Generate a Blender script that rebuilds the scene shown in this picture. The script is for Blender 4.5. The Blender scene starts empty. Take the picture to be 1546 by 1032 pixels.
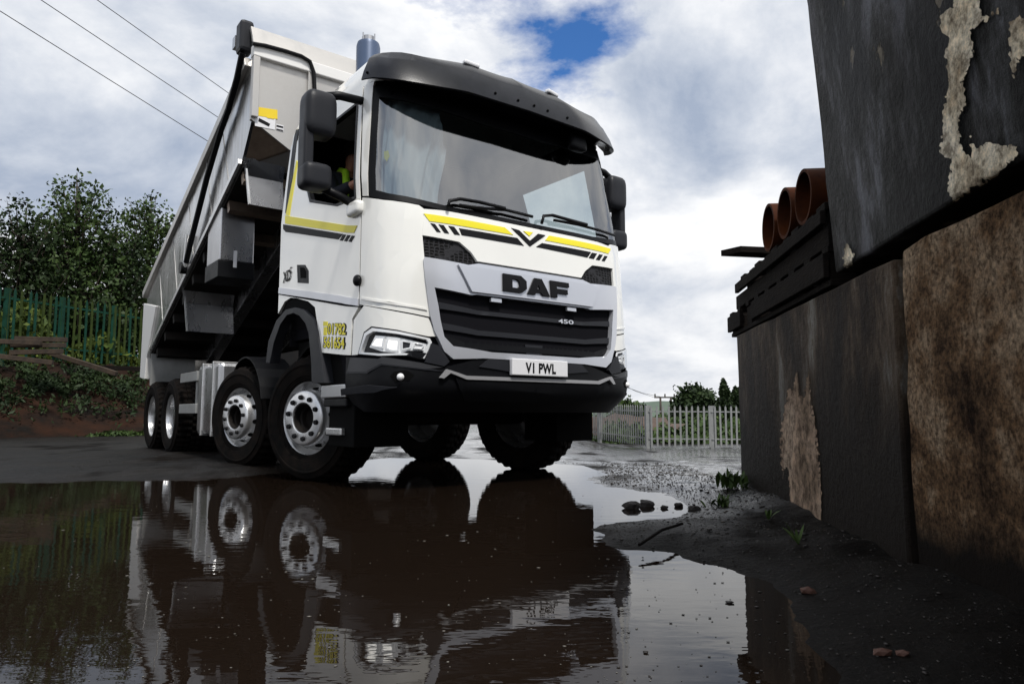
import bpy, bmesh, math, random
import numpy as np
from mathutils import Vector, Matrix
R=math.radians; PI=math.pi
random.seed(7); rng=np.random.default_rng(7)
scn=bpy.context.scene
COL=scn.collection
# ------------------------------------------------------------------ camera, sky, sun, exposure
F_PX=1066.0; PITCH=.1013; CAM_H=.546; IW,IH=1546.0,1032.0
cd=bpy.data.cameras.new('camera'); cam=bpy.data.objects.new('camera',cd); COL.objects.link(cam)
cam.location=(0,0,CAM_H); cam.rotation_euler=(PI/2+PITCH,0,0)
cd.sensor_width=36; cd.lens=F_PX/IW*36; cd.clip_start=.05; cd.clip_end=6000
scn.camera=cam
SUN_EL,SUN_AZ=R(58),R(26)       # azimuth measured from straight behind the camera towards its right
sl=bpy.data.lights.new('sun','SUN'); sl.energy=3.7; sl.angle=R(8); sl.color=(1,.965,.91)
sun=bpy.data.objects.new('sun',sl); COL.objects.link(sun); sun.location=(6,-20,25)
_to=Vector((math.sin(SUN_AZ)*math.cos(SUN_EL),-math.cos(SUN_AZ)*math.cos(SUN_EL),math.sin(SUN_EL)))
sun.rotation_euler=_to.to_track_quat('Z','Y').to_euler()
scn.view_settings.view_transform='Standard'; scn.view_settings.look='None'
scn.view_settings.exposure=0.0; scn.view_settings.gamma=1.0
def build_world():
    w=bpy.data.worlds.new('World'); scn.world=w; w.use_nodes=True
    nt=w.node_tree; N=nt.nodes; L=nt.links; N.clear()
    out=N.new('ShaderNodeOutputWorld'); bg=N.new('ShaderNodeBackground'); bg.inputs[1].default_value=.1
    sky=N.new('ShaderNodeTexSky'); sky.sky_type='NISHITA'; sky.sun_disc=False
    sky.sun_elevation=SUN_EL; sky.sun_rotation=PI-SUN_AZ; sky.air_density=1.0; sky.dust_density=1.0
    tc=N.new('ShaderNodeTexCoord'); sep=N.new('ShaderNodeSeparateXYZ'); L.new(tc.outputs['Generated'],sep.inputs[0])
    # direction projected onto a cloud ceiling: (x,y)/(z+.22)
    def M(op,a,b=None,c=None,clamp=False):
        n=N.new('ShaderNodeMath'); n.operation=op; n.use_clamp=clamp
        for i,v in enumerate((a,b,c)):
            if v is None: continue
            if isinstance(v,(int,float)): n.inputs[i].default_value=v
            else: L.new(v,n.inputs[i])
        return n.outputs[0]
    zz=M('ADD',M('MAXIMUM',sep.outputs[2],0),.34)
    cmb=N.new('ShaderNodeCombineXYZ'); L.new(M('DIVIDE',sep.outputs[0],zz),cmb.inputs[0]); L.new(M('DIVIDE',sep.outputs[1],zz),cmb.inputs[1])
    def noise(scale,detail,rough,off,dist=0):
        mp=N.new('ShaderNodeMapping'); mp.inputs['Location'].default_value=off; L.new(cmb.outputs[0],mp.inputs[0])
        n=N.new('ShaderNodeTexNoise'); n.inputs['Scale'].default_value=scale; n.inputs['Detail'].default_value=detail
        n.inputs['Roughness'].default_value=rough; n.inputs['Distortion'].default_value=dist; L.new(mp.outputs[0],n.inputs[0]); return n.outputs['Fac']
    def ramp(v,stops):
        r=N.new('ShaderNodeValToRGB'); L.new(v,r.inputs[0]); e=r.color_ramp.elements
        while len(e)<len(stops): e.new(.5)
        for el,(p,c) in zip(e,stops): el.position=p; el.color=(*c,1)
        return r.outputs[0]
    cover=ramp(noise(.95,9,.60,CLOUD_OFF,.3),[(.315,(0,0,0)),(.385,(1,1,1))])
    shade=ramp(noise(1.25,10,.60,SHADE_OFF,.25),[(.36,(3.9,4.6,5.9)),(.45,(6.4,6.9,7.8)),(.52,(9.0,9.2,9.6)),(.59,(11.2,11.2,11.2))])
    # clouds near the horizon stay pale
    low=N.new('ShaderNodeMapRange'); L.new(sep.outputs[2],low.inputs[0]); low.inputs[1].default_value=0; low.inputs[2].default_value=.30; low.inputs[3].default_value=.55; low.inputs[4].default_value=0
    mixl=N.new('ShaderNodeMix'); mixl.data_type='RGBA'; L.new(low.outputs[0],mixl.inputs[0]); L.new(shade,mixl.inputs[6]); mixl.inputs[7].default_value=(7.8,8.0,8.4,1)
    skyb=N.new('ShaderNodeMix'); skyb.data_type='RGBA'; skyb.blend_type='MULTIPLY'; skyb.inputs[0].default_value=1; L.new(sky.outputs[0],skyb.inputs[6]); skyb.inputs[7].default_value=(.5,.95,1.5,1)
    lowc=M('ADD',cover,low.outputs[0],clamp=True)
    mix=N.new('ShaderNodeMix'); mix.data_type='RGBA'; L.new(lowc,mix.inputs[0]); L.new(skyb.outputs[2],mix.inputs[6]); L.new(mixl.outputs[2],mix.inputs[7])
    L.new(mix.outputs[2],bg.inputs[0]); L.new(bg.outputs[0],out.inputs[0])
CLOUD_OFF=(12.28,31.08,0); SHADE_OFF=(24.4,6.2,0)
build_world()

# ------------------------------------------------------------------ photo pixels -> rays (distances always come from surfaces)
def ray_w(u,v):
    c,s=math.cos(PITCH),math.sin(PITCH)
    d=((u-IW/2)/F_PX,-(v-IH/2)/F_PX,1.0)
    return Vector((d[0],d[2]*c-d[1]*s,d[1]*c+d[2]*s))
def at_depth(u,v,Y):
    d=ray_w(u,v); t=Y/d.y; return Vector((0,0,CAM_H))+d*t
def on_ground(u,v,z=0.0):
    d=ray_w(u,v); t=(z-CAM_H)/d.z; return Vector((0,0,CAM_H))+d*t
YAW=.655; TX,TY=-.721,6.587
TRUCK_M=Matrix.Translation((TX,TY,0))@Matrix.Rotation(YAW-PI/2,4,'Z'); TRUCK_I=TRUCK_M.inverted()
T_O=TRUCK_I@Vector((0,0,CAM_H)); T_R=TRUCK_I.to_3x3()
def on_axis(u,v,ax,val):
    d=T_R@ray_w(u,v); t=(val-T_O[ax])/d[ax]; return T_O+d*t

# ------------------------------------------------------------------ materials
MATS={}
def mat(name,base,rough=.5,metal=0,var=.0,vscale=8,base2=None,bump=0,bscale=40,coat=0,spec=.5,ior=1.45,rvar=0,stretch=None,detail=6):
    m=bpy.data.materials.new(name); m.use_nodes=True; nt=m.node_tree; N=nt.nodes; L=nt.links
    b=N['Principled BSDF']; b.inputs['Base Color'].default_value=(*base,1); b.inputs['Roughness'].default_value=rough
    b.inputs['Metallic'].default_value=metal; b.inputs['Coat Weight'].default_value=coat; b.inputs['Specular IOR Level'].default_value=spec; b.inputs['IOR'].default_value=ior
    tc=N.new('ShaderNodeTexCoord'); co=tc.outputs['Object']
    if stretch:
        mp=N.new('ShaderNodeMapping'); mp.inputs['Scale'].default_value=stretch; L.new(co,mp.inputs[0]); co=mp.outputs[0]
    if base2 is not None or rvar:
        n=N.new('ShaderNodeTexNoise'); n.inputs['Scale'].default_value=vscale; n.inputs['Detail'].default_value=detail; n.inputs['Roughness'].default_value=.65; L.new(co,n.inputs[0])
        if base2 is not None:
            r=N.new('ShaderNodeValToRGB'); L.new(n.outputs['Fac'],r.inputs[0]); r.color_ramp.elements[0].position=.5-var; r.color_ramp.elements[1].position=.5+var
            r.color_ramp.elements[0].color=(*base,1); r.color_ramp.elements[1].color=(*base2,1); L.new(r.outputs[0],b.inputs['Base Color'])
        if rvar:
            mr=N.new('ShaderNodeMapRange'); L.new(n.outputs['Fac'],mr.inputs[0]); mr.inputs[1].default_value=.3; mr.inputs[2].default_value=.7; mr.inputs[3].default_value=max(0,rough-rvar); mr.inputs[4].default_value=min(1,rough+rvar); L.new(mr.outputs[0],b.inputs['Roughness'])
    if bump:
        n2=N.new('ShaderNodeTexNoise'); n2.inputs['Scale'].default_value=bscale; n2.inputs['Detail'].default_value=5; L.new(co,n2.inputs[0])
        bp=N.new('ShaderNodeBump'); bp.inputs['Strength'].default_value=bump; bp.inputs['Distance'].default_value=.02; L.new(n2.outputs['Fac'],bp.inputs['Height']); L.new(bp.outputs[0],b.inputs['Normal'])
    MATS[name]=m; return m
mat('white',(.82,.815,.775),.22,coat=1.0,base2=(.78,.775,.735),var=.2,vscale=1.6)
mat('silver',(.56,.575,.62),.30,.45,coat=.4)
mat('bumper_lit',(.038,.039,.043),.42,spec=.3,bump=.05,bscale=150)
mat('black_plastic',(.006,.0063,.0075),.42,spec=.16,bump=.08,bscale=180,rvar=.08,vscale=6)
mat('visor',(.004,.0045,.006),.25,spec=.3,base2=(.012,.0125,.016),var=.15,vscale=5,bump=.03,bscale=120)
mat('grey_plastic',(.020,.021,.025),.42,spec=.22,bump=.05,bscale=150,rvar=.06,vscale=5)
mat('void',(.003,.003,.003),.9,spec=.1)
mat('dark_metal',(.006,.0055,.0055),.7,spec=.25,base2=(.014,.011,.009),var=.15,vscale=7)
mat('rubber',(.003,.003,.003),.85,spec=.08,base2=(.008,.006,.005),var=.12,vscale=9,bump=.15,bscale=60)
mat('alloy',(.74,.75,.77),.30,.85,base2=(.50,.49,.47),var=.28,vscale=7,rvar=.08)
mat('steel',(.52,.52,.53),.30,.95,base2=(.42,.42,.43),var=.3,vscale=3,rvar=.10,stretch=(1,1,.4),bump=.02,bscale=30)
mat('body_alu',(.60,.595,.58),.20,.97,base2=(.40,.395,.39),var=.2,vscale=2.5,rvar=.08,bump=.10,bscale=4,stretch=(2.2,1,.35))
mat('pale_alu',(.52,.505,.48),.40,.6,base2=(.44,.425,.405),var=.2,vscale=3,rvar=.1,bump=.03,bscale=20)
mat('tan_steel',(.26,.205,.155),.42,.75,base2=(.15,.11,.085),var=.2,vscale=4)
mat('body_white',(.78,.77,.75),.35)
mat('yellow',(.80,.70,.02),.4)
mat('sticker_yellow',(.82,.60,.02),.45)
mat('ink',(.004,.004,.005),.55,spec=.2)
mat('plate_white',(.74,.74,.76),.4)
mat('stack_blue',(.055,.085,.15),.4,.2,base2=(.07,.10,.17),var=.2,vscale=4)
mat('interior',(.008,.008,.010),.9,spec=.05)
mat('curtain',(.50,.53,.54),.85)
mat('head_chrome',(.84,.84,.84),.18,.12)
mat('seam',(.22,.22,.22),.5,.6)
mat('lip',(.34,.34,.35),.4,.3)
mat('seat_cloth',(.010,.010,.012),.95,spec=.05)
mat('skin',(.42,.20,.13),.5)
mat('cloth_navy',(.012,.014,.022),.85)
mat('hivis',(.42,.80,.03),.6)
mat('hair',(.02,.015,.012),.7)
mat('amber',(.5,.12,.01),.3)
mat('pole_wood',(.05,.04,.03),.8)
mat('cable',(.015,.015,.017),.6)
mat('green_paint',(.009,.058,.042),.6,spec=.15,base2=(.006,.026,.012),var=.2,vscale=3)
mat('olive_paint',(.05,.07,.014),.7,spec=.15,base2=(.014,.026,.007),var=.2,vscale=3)
mat('galv',(.30,.305,.30),.5,.3,base2=(.20,.205,.20),var=.2,vscale=4)
mat('leaf_a',(.022,.045,.012),.6,spec=.25,base2=(.050,.080,.018),var=.15,vscale=1.2)
mat('leaf_b',(.010,.022,.007),.6,spec=.25,base2=(.026,.045,.012),var=.15,vscale=1.2)
mat('lush',(.035,.060,.010),.6,spec=.2,base2=(.085,.11,.018),var=.15,vscale=1.5)
mat('weed',(.030,.055,.014),.55,spec=.2,base2=(.055,.085,.022),var=.2,vscale=20)
mat('bark',(.04,.03,.022),.9,bump=.5,bscale=20)
mat('timber',(.014,.011,.009),.85,spec=.1,base2=(.005,.004,.004),var=.2,vscale=6,stretch=(1,1,4),bump=.3,bscale=25)
mat('old_wood',(.055,.036,.022),.85,base2=(.022,.015,.010),var=.2,vscale=6,bump=.3,bscale=25)
mat('clay_pipe',(.085,.024,.007),.7,spec=.08,base2=(.022,.008,.005),var=.2,vscale=5,bump=.1,bscale=30)
mat('rock',(.012,.010,.009),.5,base2=(.035,.029,.024),var=.2,vscale=9,bump=.6,bscale=14)
mat('brick_bit',(.10,.042,.028),.7,base2=(.06,.03,.02),var=.2,vscale=20)
mat('hill',(.06,.09,.07),.9,base2=(.09,.12,.08),var=.2,vscale=.05)
mat('litter',(.16,.15,.13),.7)
def emis(name,col,st,base=(.8,.8,.8)):
    m=bpy.data.materials.new(name); m.use_nodes=True; b=m.node_tree.nodes['Principled BSDF']; b.inputs['Base Color'].default_value=(*base,1)
    b.inputs['Emission Color'].default_value=(*col,1); b.inputs['Emission Strength'].default_value=st; b.inputs['Roughness'].default_value=.15; MATS[name]=m
emis('lamp_glow',(1,.95,.86),2.2)
def glass(name,tint,refl_ior=1.5,rough=0.0):
    m=bpy.data.materials.new(name); m.use_nodes=True; nt=m.node_tree; N=nt.nodes; L=nt.links; N.remove(N['Principled BSDF'])
    o=N['Material Output']; fr=N.new('ShaderNodeFresnel'); ge=N.new('ShaderNodeNewGeometry'); mr=N.new('ShaderNodeMapRange'); mr.inputs[3].default_value=refl_ior; mr.inputs[4].default_value=1/refl_ior; L.new(ge.outputs['Backfacing'],mr.inputs[0]); L.new(mr.outputs[0],fr.inputs[0])   # thin sheet: same reflectance from both sides
    t=N.new('ShaderNodeBsdfTransparent'); t.inputs[0].default_value=(*tint,1); g=N.new('ShaderNodeBsdfGlossy'); g.inputs['Roughness'].default_value=rough
    mx=N.new('ShaderNodeMixShader'); L.new(fr.outputs[0],mx.inputs[0]); L.new(t.outputs[0],mx.inputs[1]); L.new(g.outputs[0],mx.inputs[2]); L.new(mx.outputs[0],o.inputs[0]); MATS[name]=m
glass('screen_glass',(.50,.57,.60),3.6); glass('side_glass',(.80,.86,.86)); glass('lens_glass',(.96,.97,.98),1.3)
def hexmesh(name):
    m=mat(name,(.010,.010,.011),.45); nt=m.node_tree; N=nt.nodes; L=nt.links; b=N['Principled BSDF']
    v=N.new('ShaderNodeTexVoronoi'); v.feature='DISTANCE_TO_EDGE'; v.inputs['Scale'].default_value=26; v.inputs['Randomness'].default_value=.25
    mp=N.new('ShaderNodeMapping'); mp.inputs['Scale'].default_value=(1,1,1.7); tc=N.new('ShaderNodeTexCoord'); L.new(tc.outputs['Object'],mp.inputs[0]); L.new(mp.outputs[0],v.inputs['Vector'])
    r=N.new('ShaderNodeValToRGB'); L.new(v.outputs['Distance'],r.inputs[0]); r.color_ramp.elements[0].position=.06; r.color_ramp.elements[0].color=(.028,.028,.031,1); r.color_ramp.elements[1].position=.16; r.color_ramp.elements[1].color=(.003,.003,.003,1)
    L.new(r.outputs[0],b.inputs['Base Color']); bp=N.new('ShaderNodeBump'); bp.invert=True; bp.inputs['Strength'].default_value=.8; bp.inputs['Distance'].default_value=.01; L.new(v.outputs['Distance'],bp.inputs['Height']); L.new(bp.outputs[0],b.inputs['Normal'])
hexmesh('mesh_black'); MATS['mesh_black'].node_tree.nodes['Principled BSDF'].inputs['Specular IOR Level'].default_value=.12

# ------------------------------------------------------------------ object helpers
def link(o,parent=None):
    COL.objects.link(o)
    if parent is not None: o.parent=parent
    return o
def tag(o,label=None,cat=None,group=None,kind=None):
    if label: o['label']=label
    if cat: o['category']=cat
    if group: o['group']=group
    if kind: o['kind']=kind
    return o
def empty(name,loc=(0,0,0),rz=0,label=None,cat=None,group=None):
    o=bpy.data.objects.new(name,None); o.location=loc; o.rotation_euler=(0,0,rz); o.empty_display_size=.2
    return tag(link(o),label,cat,group)
def obj(name,bm,m,parent=None,smooth=False,bevel=0,auto=None):
    bmesh.ops.recalc_face_normals(bm,faces=bm.faces[:])
    me=bpy.data.meshes.new(name); bm.to_mesh(me); bm.free()
    return obj_me(name,me,m,parent,smooth,bevel)
def obj_me(name,me,m,parent=None,smooth=False,bevel=0):
    o=bpy.data.objects.new(name,me); me.materials.append(MATS[m] if isinstance(m,str) else m)
    if smooth:
        me.polygons.foreach_set('use_smooth',[True]*len(me.polygons))
        if smooth=='auto':
            me.set_sharp_from_angle(angle=R(35))
    if bevel:
        b=o.modifiers.new('bevel','BEVEL'); b.width=bevel; b.segments=2; b.limit_method='ANGLE'; b.angle_limit=R(40)
    return link(o,parent)
def box(bm,x0,x1,y0,y1,z0,z1,M=None):
    vs=[bm.verts.new((x,y,z)) for x in (x0,x1) for y in (y0,y1) for z in (z0,z1)]
    for f in ((0,1,3,2),(4,6,7,5),(0,4,5,1),(2,3,7,6),(0,2,6,4),(1,5,7,3)): bm.faces.new([vs[i] for i in f])
    if M is not None: bmesh.ops.transform(bm,matrix=M,verts=vs)
    return vs
def prism(bm,poly,d):
    """closed prism: polygon of 3-D points pushed along vector d"""
    a=[bm.verts.new(p) for p in poly]; b=[bm.verts.new(Vector(p)+Vector(d)) for p in poly]
    bm.faces.new(a); bm.faces.new(b[::-1]); n=len(a)
    for i in range(n): bm.faces.new((a[i],b[i],b[(i+1)%n],a[(i+1)%n]))
def tube(bm,pts,r,seg=8,cap=True):
    pts=[Vector(p) for p in pts]; rings=[]; n=len(pts)
    rr=r if isinstance(r,(list,tuple)) else [r]*n
    prev=None
    for i,p in enumerate(pts):
        t=(pts[min(i+1,n-1)]-pts[max(i-1,0)]).normalized()
        if prev is None:
            a=t.cross(Vector((0,0,1)))
            if a.length<1e-3: a=t.cross(Vector((1,0,0)))
        else: a=prev-t*prev.dot(t)
        a.normalize(); b=t.cross(a); prev=a
        rings.append([bm.verts.new(p+(a*math.cos(2*PI*k/seg)+b*math.sin(2*PI*k/seg))*rr[i]) for k in range(seg)])
    for i in range(n-1):
        for k in range(seg): bm.faces.new((rings[i][k],rings[i][(k+1)%seg],rings[i+1][(k+1)%seg],rings[i+1][k]))
    if cap: bm.faces.new(rings[0][::-1]); bm.faces.new(rings[-1])
def lathe_y(bm,prof,seg=48,closed=False):
    """profile of (radius, y) revolved round the y axis"""
    rings=[[bm.verts.new((r*math.cos(2*PI*k/seg),y,r*math.sin(2*PI*k/seg))) for k in range(seg)] for r,y in prof]
    m=len(rings)
    for i in range(m if closed else m-1):
        A,B=rings[i],rings[(i+1)%m]
        for k in range(seg): bm.faces.new((A[k],A[(k+1)%seg],B[(k+1)%seg],B[k]))
    return rings
def beam(bm,a,b,w,h,up=(0,0,1)):
    a,b=Vector(a),Vector(b); t=(b-a).normalized(); s=t.cross(Vector(up)).normalized()*w/2; q=s.cross(t).normalized()*h/2
    prism(bm,[a+s+q,a-s+q,a-s-q,a+s-q],b-a)
def text_mesh(txt,offset=0.0,space=1.0):
    c=bpy.data.curves.new('t','FONT'); c.body=txt; c.size=1; c.offset=offset; c.space_character=space; c.resolution_u=3; c.align_x='CENTER'; c.align_y='CENTER'
    o=bpy.data.objects.new('t',c); COL.objects.link(o); bpy.context.view_layer.update()
    me=bpy.data.meshes.new_from_object(o.evaluated_get(bpy.context.evaluated_depsgraph_get()))
    bpy.data.objects.remove(o); bpy.data.curves.remove(c); return me

# ------------------------------------------------------------------ TRUCK
truck=empty('tipper_truck',(TX,TY,0),YAW-PI/2,'white four-axle tipper truck with its aluminium body raised','truck')
XS,NEXP=.80,4.5
WT=[(0,1.0),(.45,1.08),(.70,1.24),(.76,1.25),(2.3,1.25),(2.8,1.205),(3.0,1.185),(3.15,1.165),(3.32,1.09),(3.39,.98),(3.43,.75)]
XT=[(0,1.1),(.45,1.17),(.70,1.455),(.76,1.475),(1.0,1.475),(1.5,1.45),(1.95,1.40),(2.95,1.16),(3.15,1.09),(3.25,1.0),(3.34,.90),(3.43,.84)]
def lin(z,t):
    if z<=t[0][0]: return t[0][1]
    for (a,b),(c,d) in zip(t,t[1:]):
        if z<=c: return b+(d-b)*(z-a)/(c-a)
    return t[-1][1]
def Fs(x,y,z):
    W=lin(z,WT); D=lin(z,XT)-XS
    if x<XS: return abs(y)/W-1
    return ((abs(y)/W)**NEXP+((x-XS)/D)**NEXP)**(1/NEXP)-1
def S0(s,z):
    W=lin(z,WT); D=lin(z,XT)-XS
    if abs(s)>PI/2: return Vector((XS-(abs(s)-PI/2),math.copysign(W,s),z))
    r=1/((abs(math.sin(s))/W)**NEXP+(abs(math.cos(s))/D)**NEXP)**(1/NEXP)
    return Vector((XS+r*math.cos(s),r*math.sin(s),z))
def S(s,z,off=0.0):
    p=S0(s,z)
    if off:
        e=.01; a=S0(s+e,z)-S0(s-e,z); b=S0(s,z+e)-S0(s,z-e); n=a.cross(b).normalized(); p=p+n*off
    return p
def cab(u,v):
    d=T_R@ray_w(u,v); lo=None; t=2.5
    while t<9:
        if Fs(*(T_O+d*t))<0: break
        t+=.03
    else: # grazing: closest point of the silhouette
        best=min((Fs(*(T_O+d*q)),q) for q in np.arange(3,8,.01)); t=best[1]; p=T_O+d*t
        return sz(p)
    lo,hi=t-.03,t
    for _ in range(24):
        m=(lo+hi)/2
        if Fs(*(T_O+d*m))<0: hi=m
        else: lo=m
    return sz(T_O+d*hi)
def sz(p):
    if p.x>=XS: return (math.atan2(p.y,p.x-XS),p.z)
    return (math.copysign(PI/2+(XS-p.x),p.y),p.z)
def px(*pts): return [cab(u,v) for u,v in pts]
def mir(poly): return [(-s,z) for s,z in poly][::-1]
def patch(name,poly,m,parent,off=0.0,th=.02,holes=(),smooth='auto',grid=(.07,.12),bevel=0):
    bm=bmesh.new(); es=[]
    for lp in (poly,*holes):
        vs=[bm.verts.new((s,z,0)) for s,z in lp]
        for i in range(len(vs)): es.append(bm.edges.new((vs[i],vs[(i+1)%len(vs)])))
    bmesh.ops.triangle_fill(bm,use_beauty=True,use_dissolve=False,edges=es)
    s0=min(p[0] for p in poly); s1=max(p[0] for p in poly); z0=min(p[1] for p in poly); z1=max(p[1] for p in poly)
    cuts=[]
    k=math.ceil(max(s0,-PI/2-.001)/grid[0])*grid[0]
    while k<min(s1,PI/2): cuts.append(((k,0,0),(1,0,0))); k+=grid[0]
    for q in (-PI/2,PI/2):
        if s0<q<s1: cuts.append(((q,0,0),(1,0,0)))
    k=math.ceil(z0/grid[1])*grid[1]
    while k<z1: cuts.append(((0,k,0),(0,1,0))); k+=grid[1]
    for co,no in cuts: bmesh.ops.bisect_plane(bm,geom=bm.verts[:]+bm.edges[:]+bm.faces[:],dist=1e-5,plane_co=co,plane_no=no)
    bmesh.ops.remove_doubles(bm,verts=bm.verts[:],dist=1e-5)
    bm.verts.index_update(); vs=bm.verts[:]; n=len(vs)
    V=[S(v.co.x,v.co.y,off) for v in vs]+([S(v.co.x,v.co.y,off-th) for v in vs] if th else [])
    Fc=[]
    for f in bm.faces:
        f.normal_update(); ids=[v.index for v in f.verts]
        if f.normal.z<0: ids=ids[::-1]
        Fc.append(ids)
        if th: Fc.append([i+n for i in ids[::-1]])
    for e in bm.edges:
        if th and len(e.link_faces)==1:
            a,b=e.verts[0].index,e.verts[1].index; Fc.append([a,b,b+n,a+n])
    bm.free(); me=bpy.data.meshes.new(name); me.from_pydata(V,[],Fc); me.validate()
    b2=bmesh.new(); b2.from_mesh(me); bpy.data.meshes.remove(me)
    return obj(name,b2,m,parent,smooth=smooth,bevel=bevel)
def surf_text(name,txt,cs,cz,w,h,m,parent,off,offset=0.0,flip=False,slant=0.0,space=1.0,th=.004):
    """lettering laid on the cab surface; w is its width along the surface parameter"""
    me=text_mesh(txt,offset,space); xs=[v.co.x for v in me.vertices]; ys=[v.co.y for v in me.vertices]
    cx,cy=(min(xs)+max(xs))/2,(min(ys)+max(ys))/2; sx=w/(max(xs)-min(xs)); sy=h/(max(ys)-min(ys))
    for v in me.vertices:
        s=cs+(v.co.x-cx)*sx; z=cz+(v.co.y-cy)*sy+slant*(v.co.x-cx)*sx; v.co=S(s,z,off)
    return obj_me(name,me,m,parent)

REAR_S=-(PI/2+XS+.645)
def zline(poly,s):                       # z of a polyline at s
    for (a,b),(c,d) in zip(poly,poly[1:]):
        if a<=s<=c: return b+(d-b)*(s-a)/(c-a)
    return poly[0][1] if s<poly[0][0] else poly[-1][1]
# window and screen openings
win=px((545,143),(540,300),(511,312),(470,306),(464,280),(466,215),(476,178),(510,152))
DF=cab(545,400)[0]; DFT=cab(548,150)[0]; WTOP=cab(563,140)[0]
def dfz(z): return DF+(DFT-DF)*min(1,max(0,(z-2.0)/1.03))     # front edge of the door, leaning back with the pillar
win=[(min(s,dfz(min(z,2.93))-.045),min(z,2.93)) for s,z in win]
wsl=px((557,296),(575,300),(632,309),(668,317),(740,331),(809,343))
ws_bot=[(s,z) for s,z in wsl if s<-.02]; ws_bot=ws_bot+[(-s,z) for s,z in ws_bot[::-1]]
WSL=ws_bot[0][0]
ws_poly=[(WSL-.0,ws_bot[0][1])]+ws_bot[1:-1]+[(-WSL,ws_bot[-1][1])]+[(-WTOP,2.99),(-WTOP*.5,3.02),(0,3.03),(WTOP*.5,3.02),(WTOP,2.99)]
# inner frame / liner with openings
liner=[(REAR_S,1.36),(-2.75,1.40),(-2.5,1.46),(-2.1,1.46),(-1.85,1.30),(-1.6,.80),(1.6,.80),(1.85,1.30),(2.1,1.46),(2.5,1.46),(2.75,1.40),(-REAR_S,1.36),(-REAR_S,3.2),(REAR_S,3.2)]
ins=lambda poly,k: poly
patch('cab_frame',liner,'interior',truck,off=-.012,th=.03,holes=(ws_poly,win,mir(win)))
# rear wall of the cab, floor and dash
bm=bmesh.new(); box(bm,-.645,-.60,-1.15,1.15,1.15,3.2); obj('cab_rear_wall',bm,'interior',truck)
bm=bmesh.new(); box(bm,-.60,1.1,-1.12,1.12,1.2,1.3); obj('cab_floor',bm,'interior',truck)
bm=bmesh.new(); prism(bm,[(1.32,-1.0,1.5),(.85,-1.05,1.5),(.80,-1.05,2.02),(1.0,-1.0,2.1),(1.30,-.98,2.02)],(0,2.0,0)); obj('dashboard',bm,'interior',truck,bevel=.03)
# doors
strip_top=px((424,434),(470,440),(520,447),(545,451)); strip_bot=px((424,443),(470,450),(520,458),(543,462))
strip_top[0]=(REAR_S,strip_top[0][1]); strip_bot[0]=(REAR_S,strip_bot[0][1]); strip_top[-1]=(DF,strip_top[-1][1]); strip_bot[-1]=(DF,strip_bot[-1][1])
door=strip_bot+[(DF,2.0),(DFT,3.03),(REAR_S,3.03)]
for sgn in (-1,1):
    q=(lambda p:p) if sgn<0 else mir
    d=patch('door',q(door),'white',truck,off=.012,th=.03,holes=(q(win),))
    hp=px((451,400),(463,400),(468,409),(468,428),(452,427))
    patch('door_handle',q(hp),'black_plastic',d,off=.016,th=.02)
    hp2=px((456,404),(462,404),(465,410),(465,420),(457,420)); patch('handle_recess',q(hp2),'void',d,off=.019,th=.01)
    patch('window_seal',q(win),'black_plastic',d,off=.016,th=.03,holes=(q([(a+( .02 if a<(win[0][0]+win[3][0])/2 else -.02),b+(.022 if b<2.55 else -.022)) for a,b in win]),))
    st=strip_bot+strip_top[::-1]; patch('sill_strip',q(st),'silver',d,off=.018,th=.02)
    pl=px((453,196),(449,198),(436,290),(433,322),(435,323),(443,280)); pl=[(max(s,REAR_S+.03),z) for s,z in pl]
    patch('pillar_vent',q(pl),'black_plastic',d,off=.016,th=.02)
    # livery
    patch('yellow_stripe',q(px((433,326),(542,341),(537,352),(433,338))),'yellow',d,off=.0165,th=.006)
    patch('yellow_stripe',q(px((434,325),(439,326.5),(452,246),(450,243))),'yellow',d,off=.0165,th=.006)
    patch('black_stripe',q(px((430,339),(520,353.5),(513,362),(434,350.5),(430,346))),'ink',d,off=.0165,th=.006)
    for k in range(3):
        x=517+k*6.6; patch('black_stripe',q(px((x+4,354+k*.9),(x+8,354.6+k*.9),(x+2.5,364+k*.9),(x-1.5,363.4+k*.9))),'ink',d,off=.0165,th=.006)
    a,b=cab(436,417); 
    if sgn<0:
        surf_text('model_badge','XD',a,b,.20,.10,'ink',d,.018,offset=.03); a,b=cab(441.5,410); surf_text('model_badge','C',a,b+.01,.055,.06,'ink',d,.018,offset=.03)
    p=S(*cab(545,424),.03) if sgn<0 else S(*[(-a,b) for a,b in [cab(545,424)]][0],.03)
    bm=bmesh.new(); bmesh.ops.create_uvsphere(bm,u_segments=16,v_segments=10,radius=.042,matrix=Matrix.Translation(p)@Matrix.Diagonal((1,.7,1,1))); obj('sensor_knob',bm,'black_plastic',d,smooth=True)
    # open or closed side glass
    if sgn>0: patch('window_glass',q(win),'side_glass',d,off=-.004,th=0)
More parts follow.
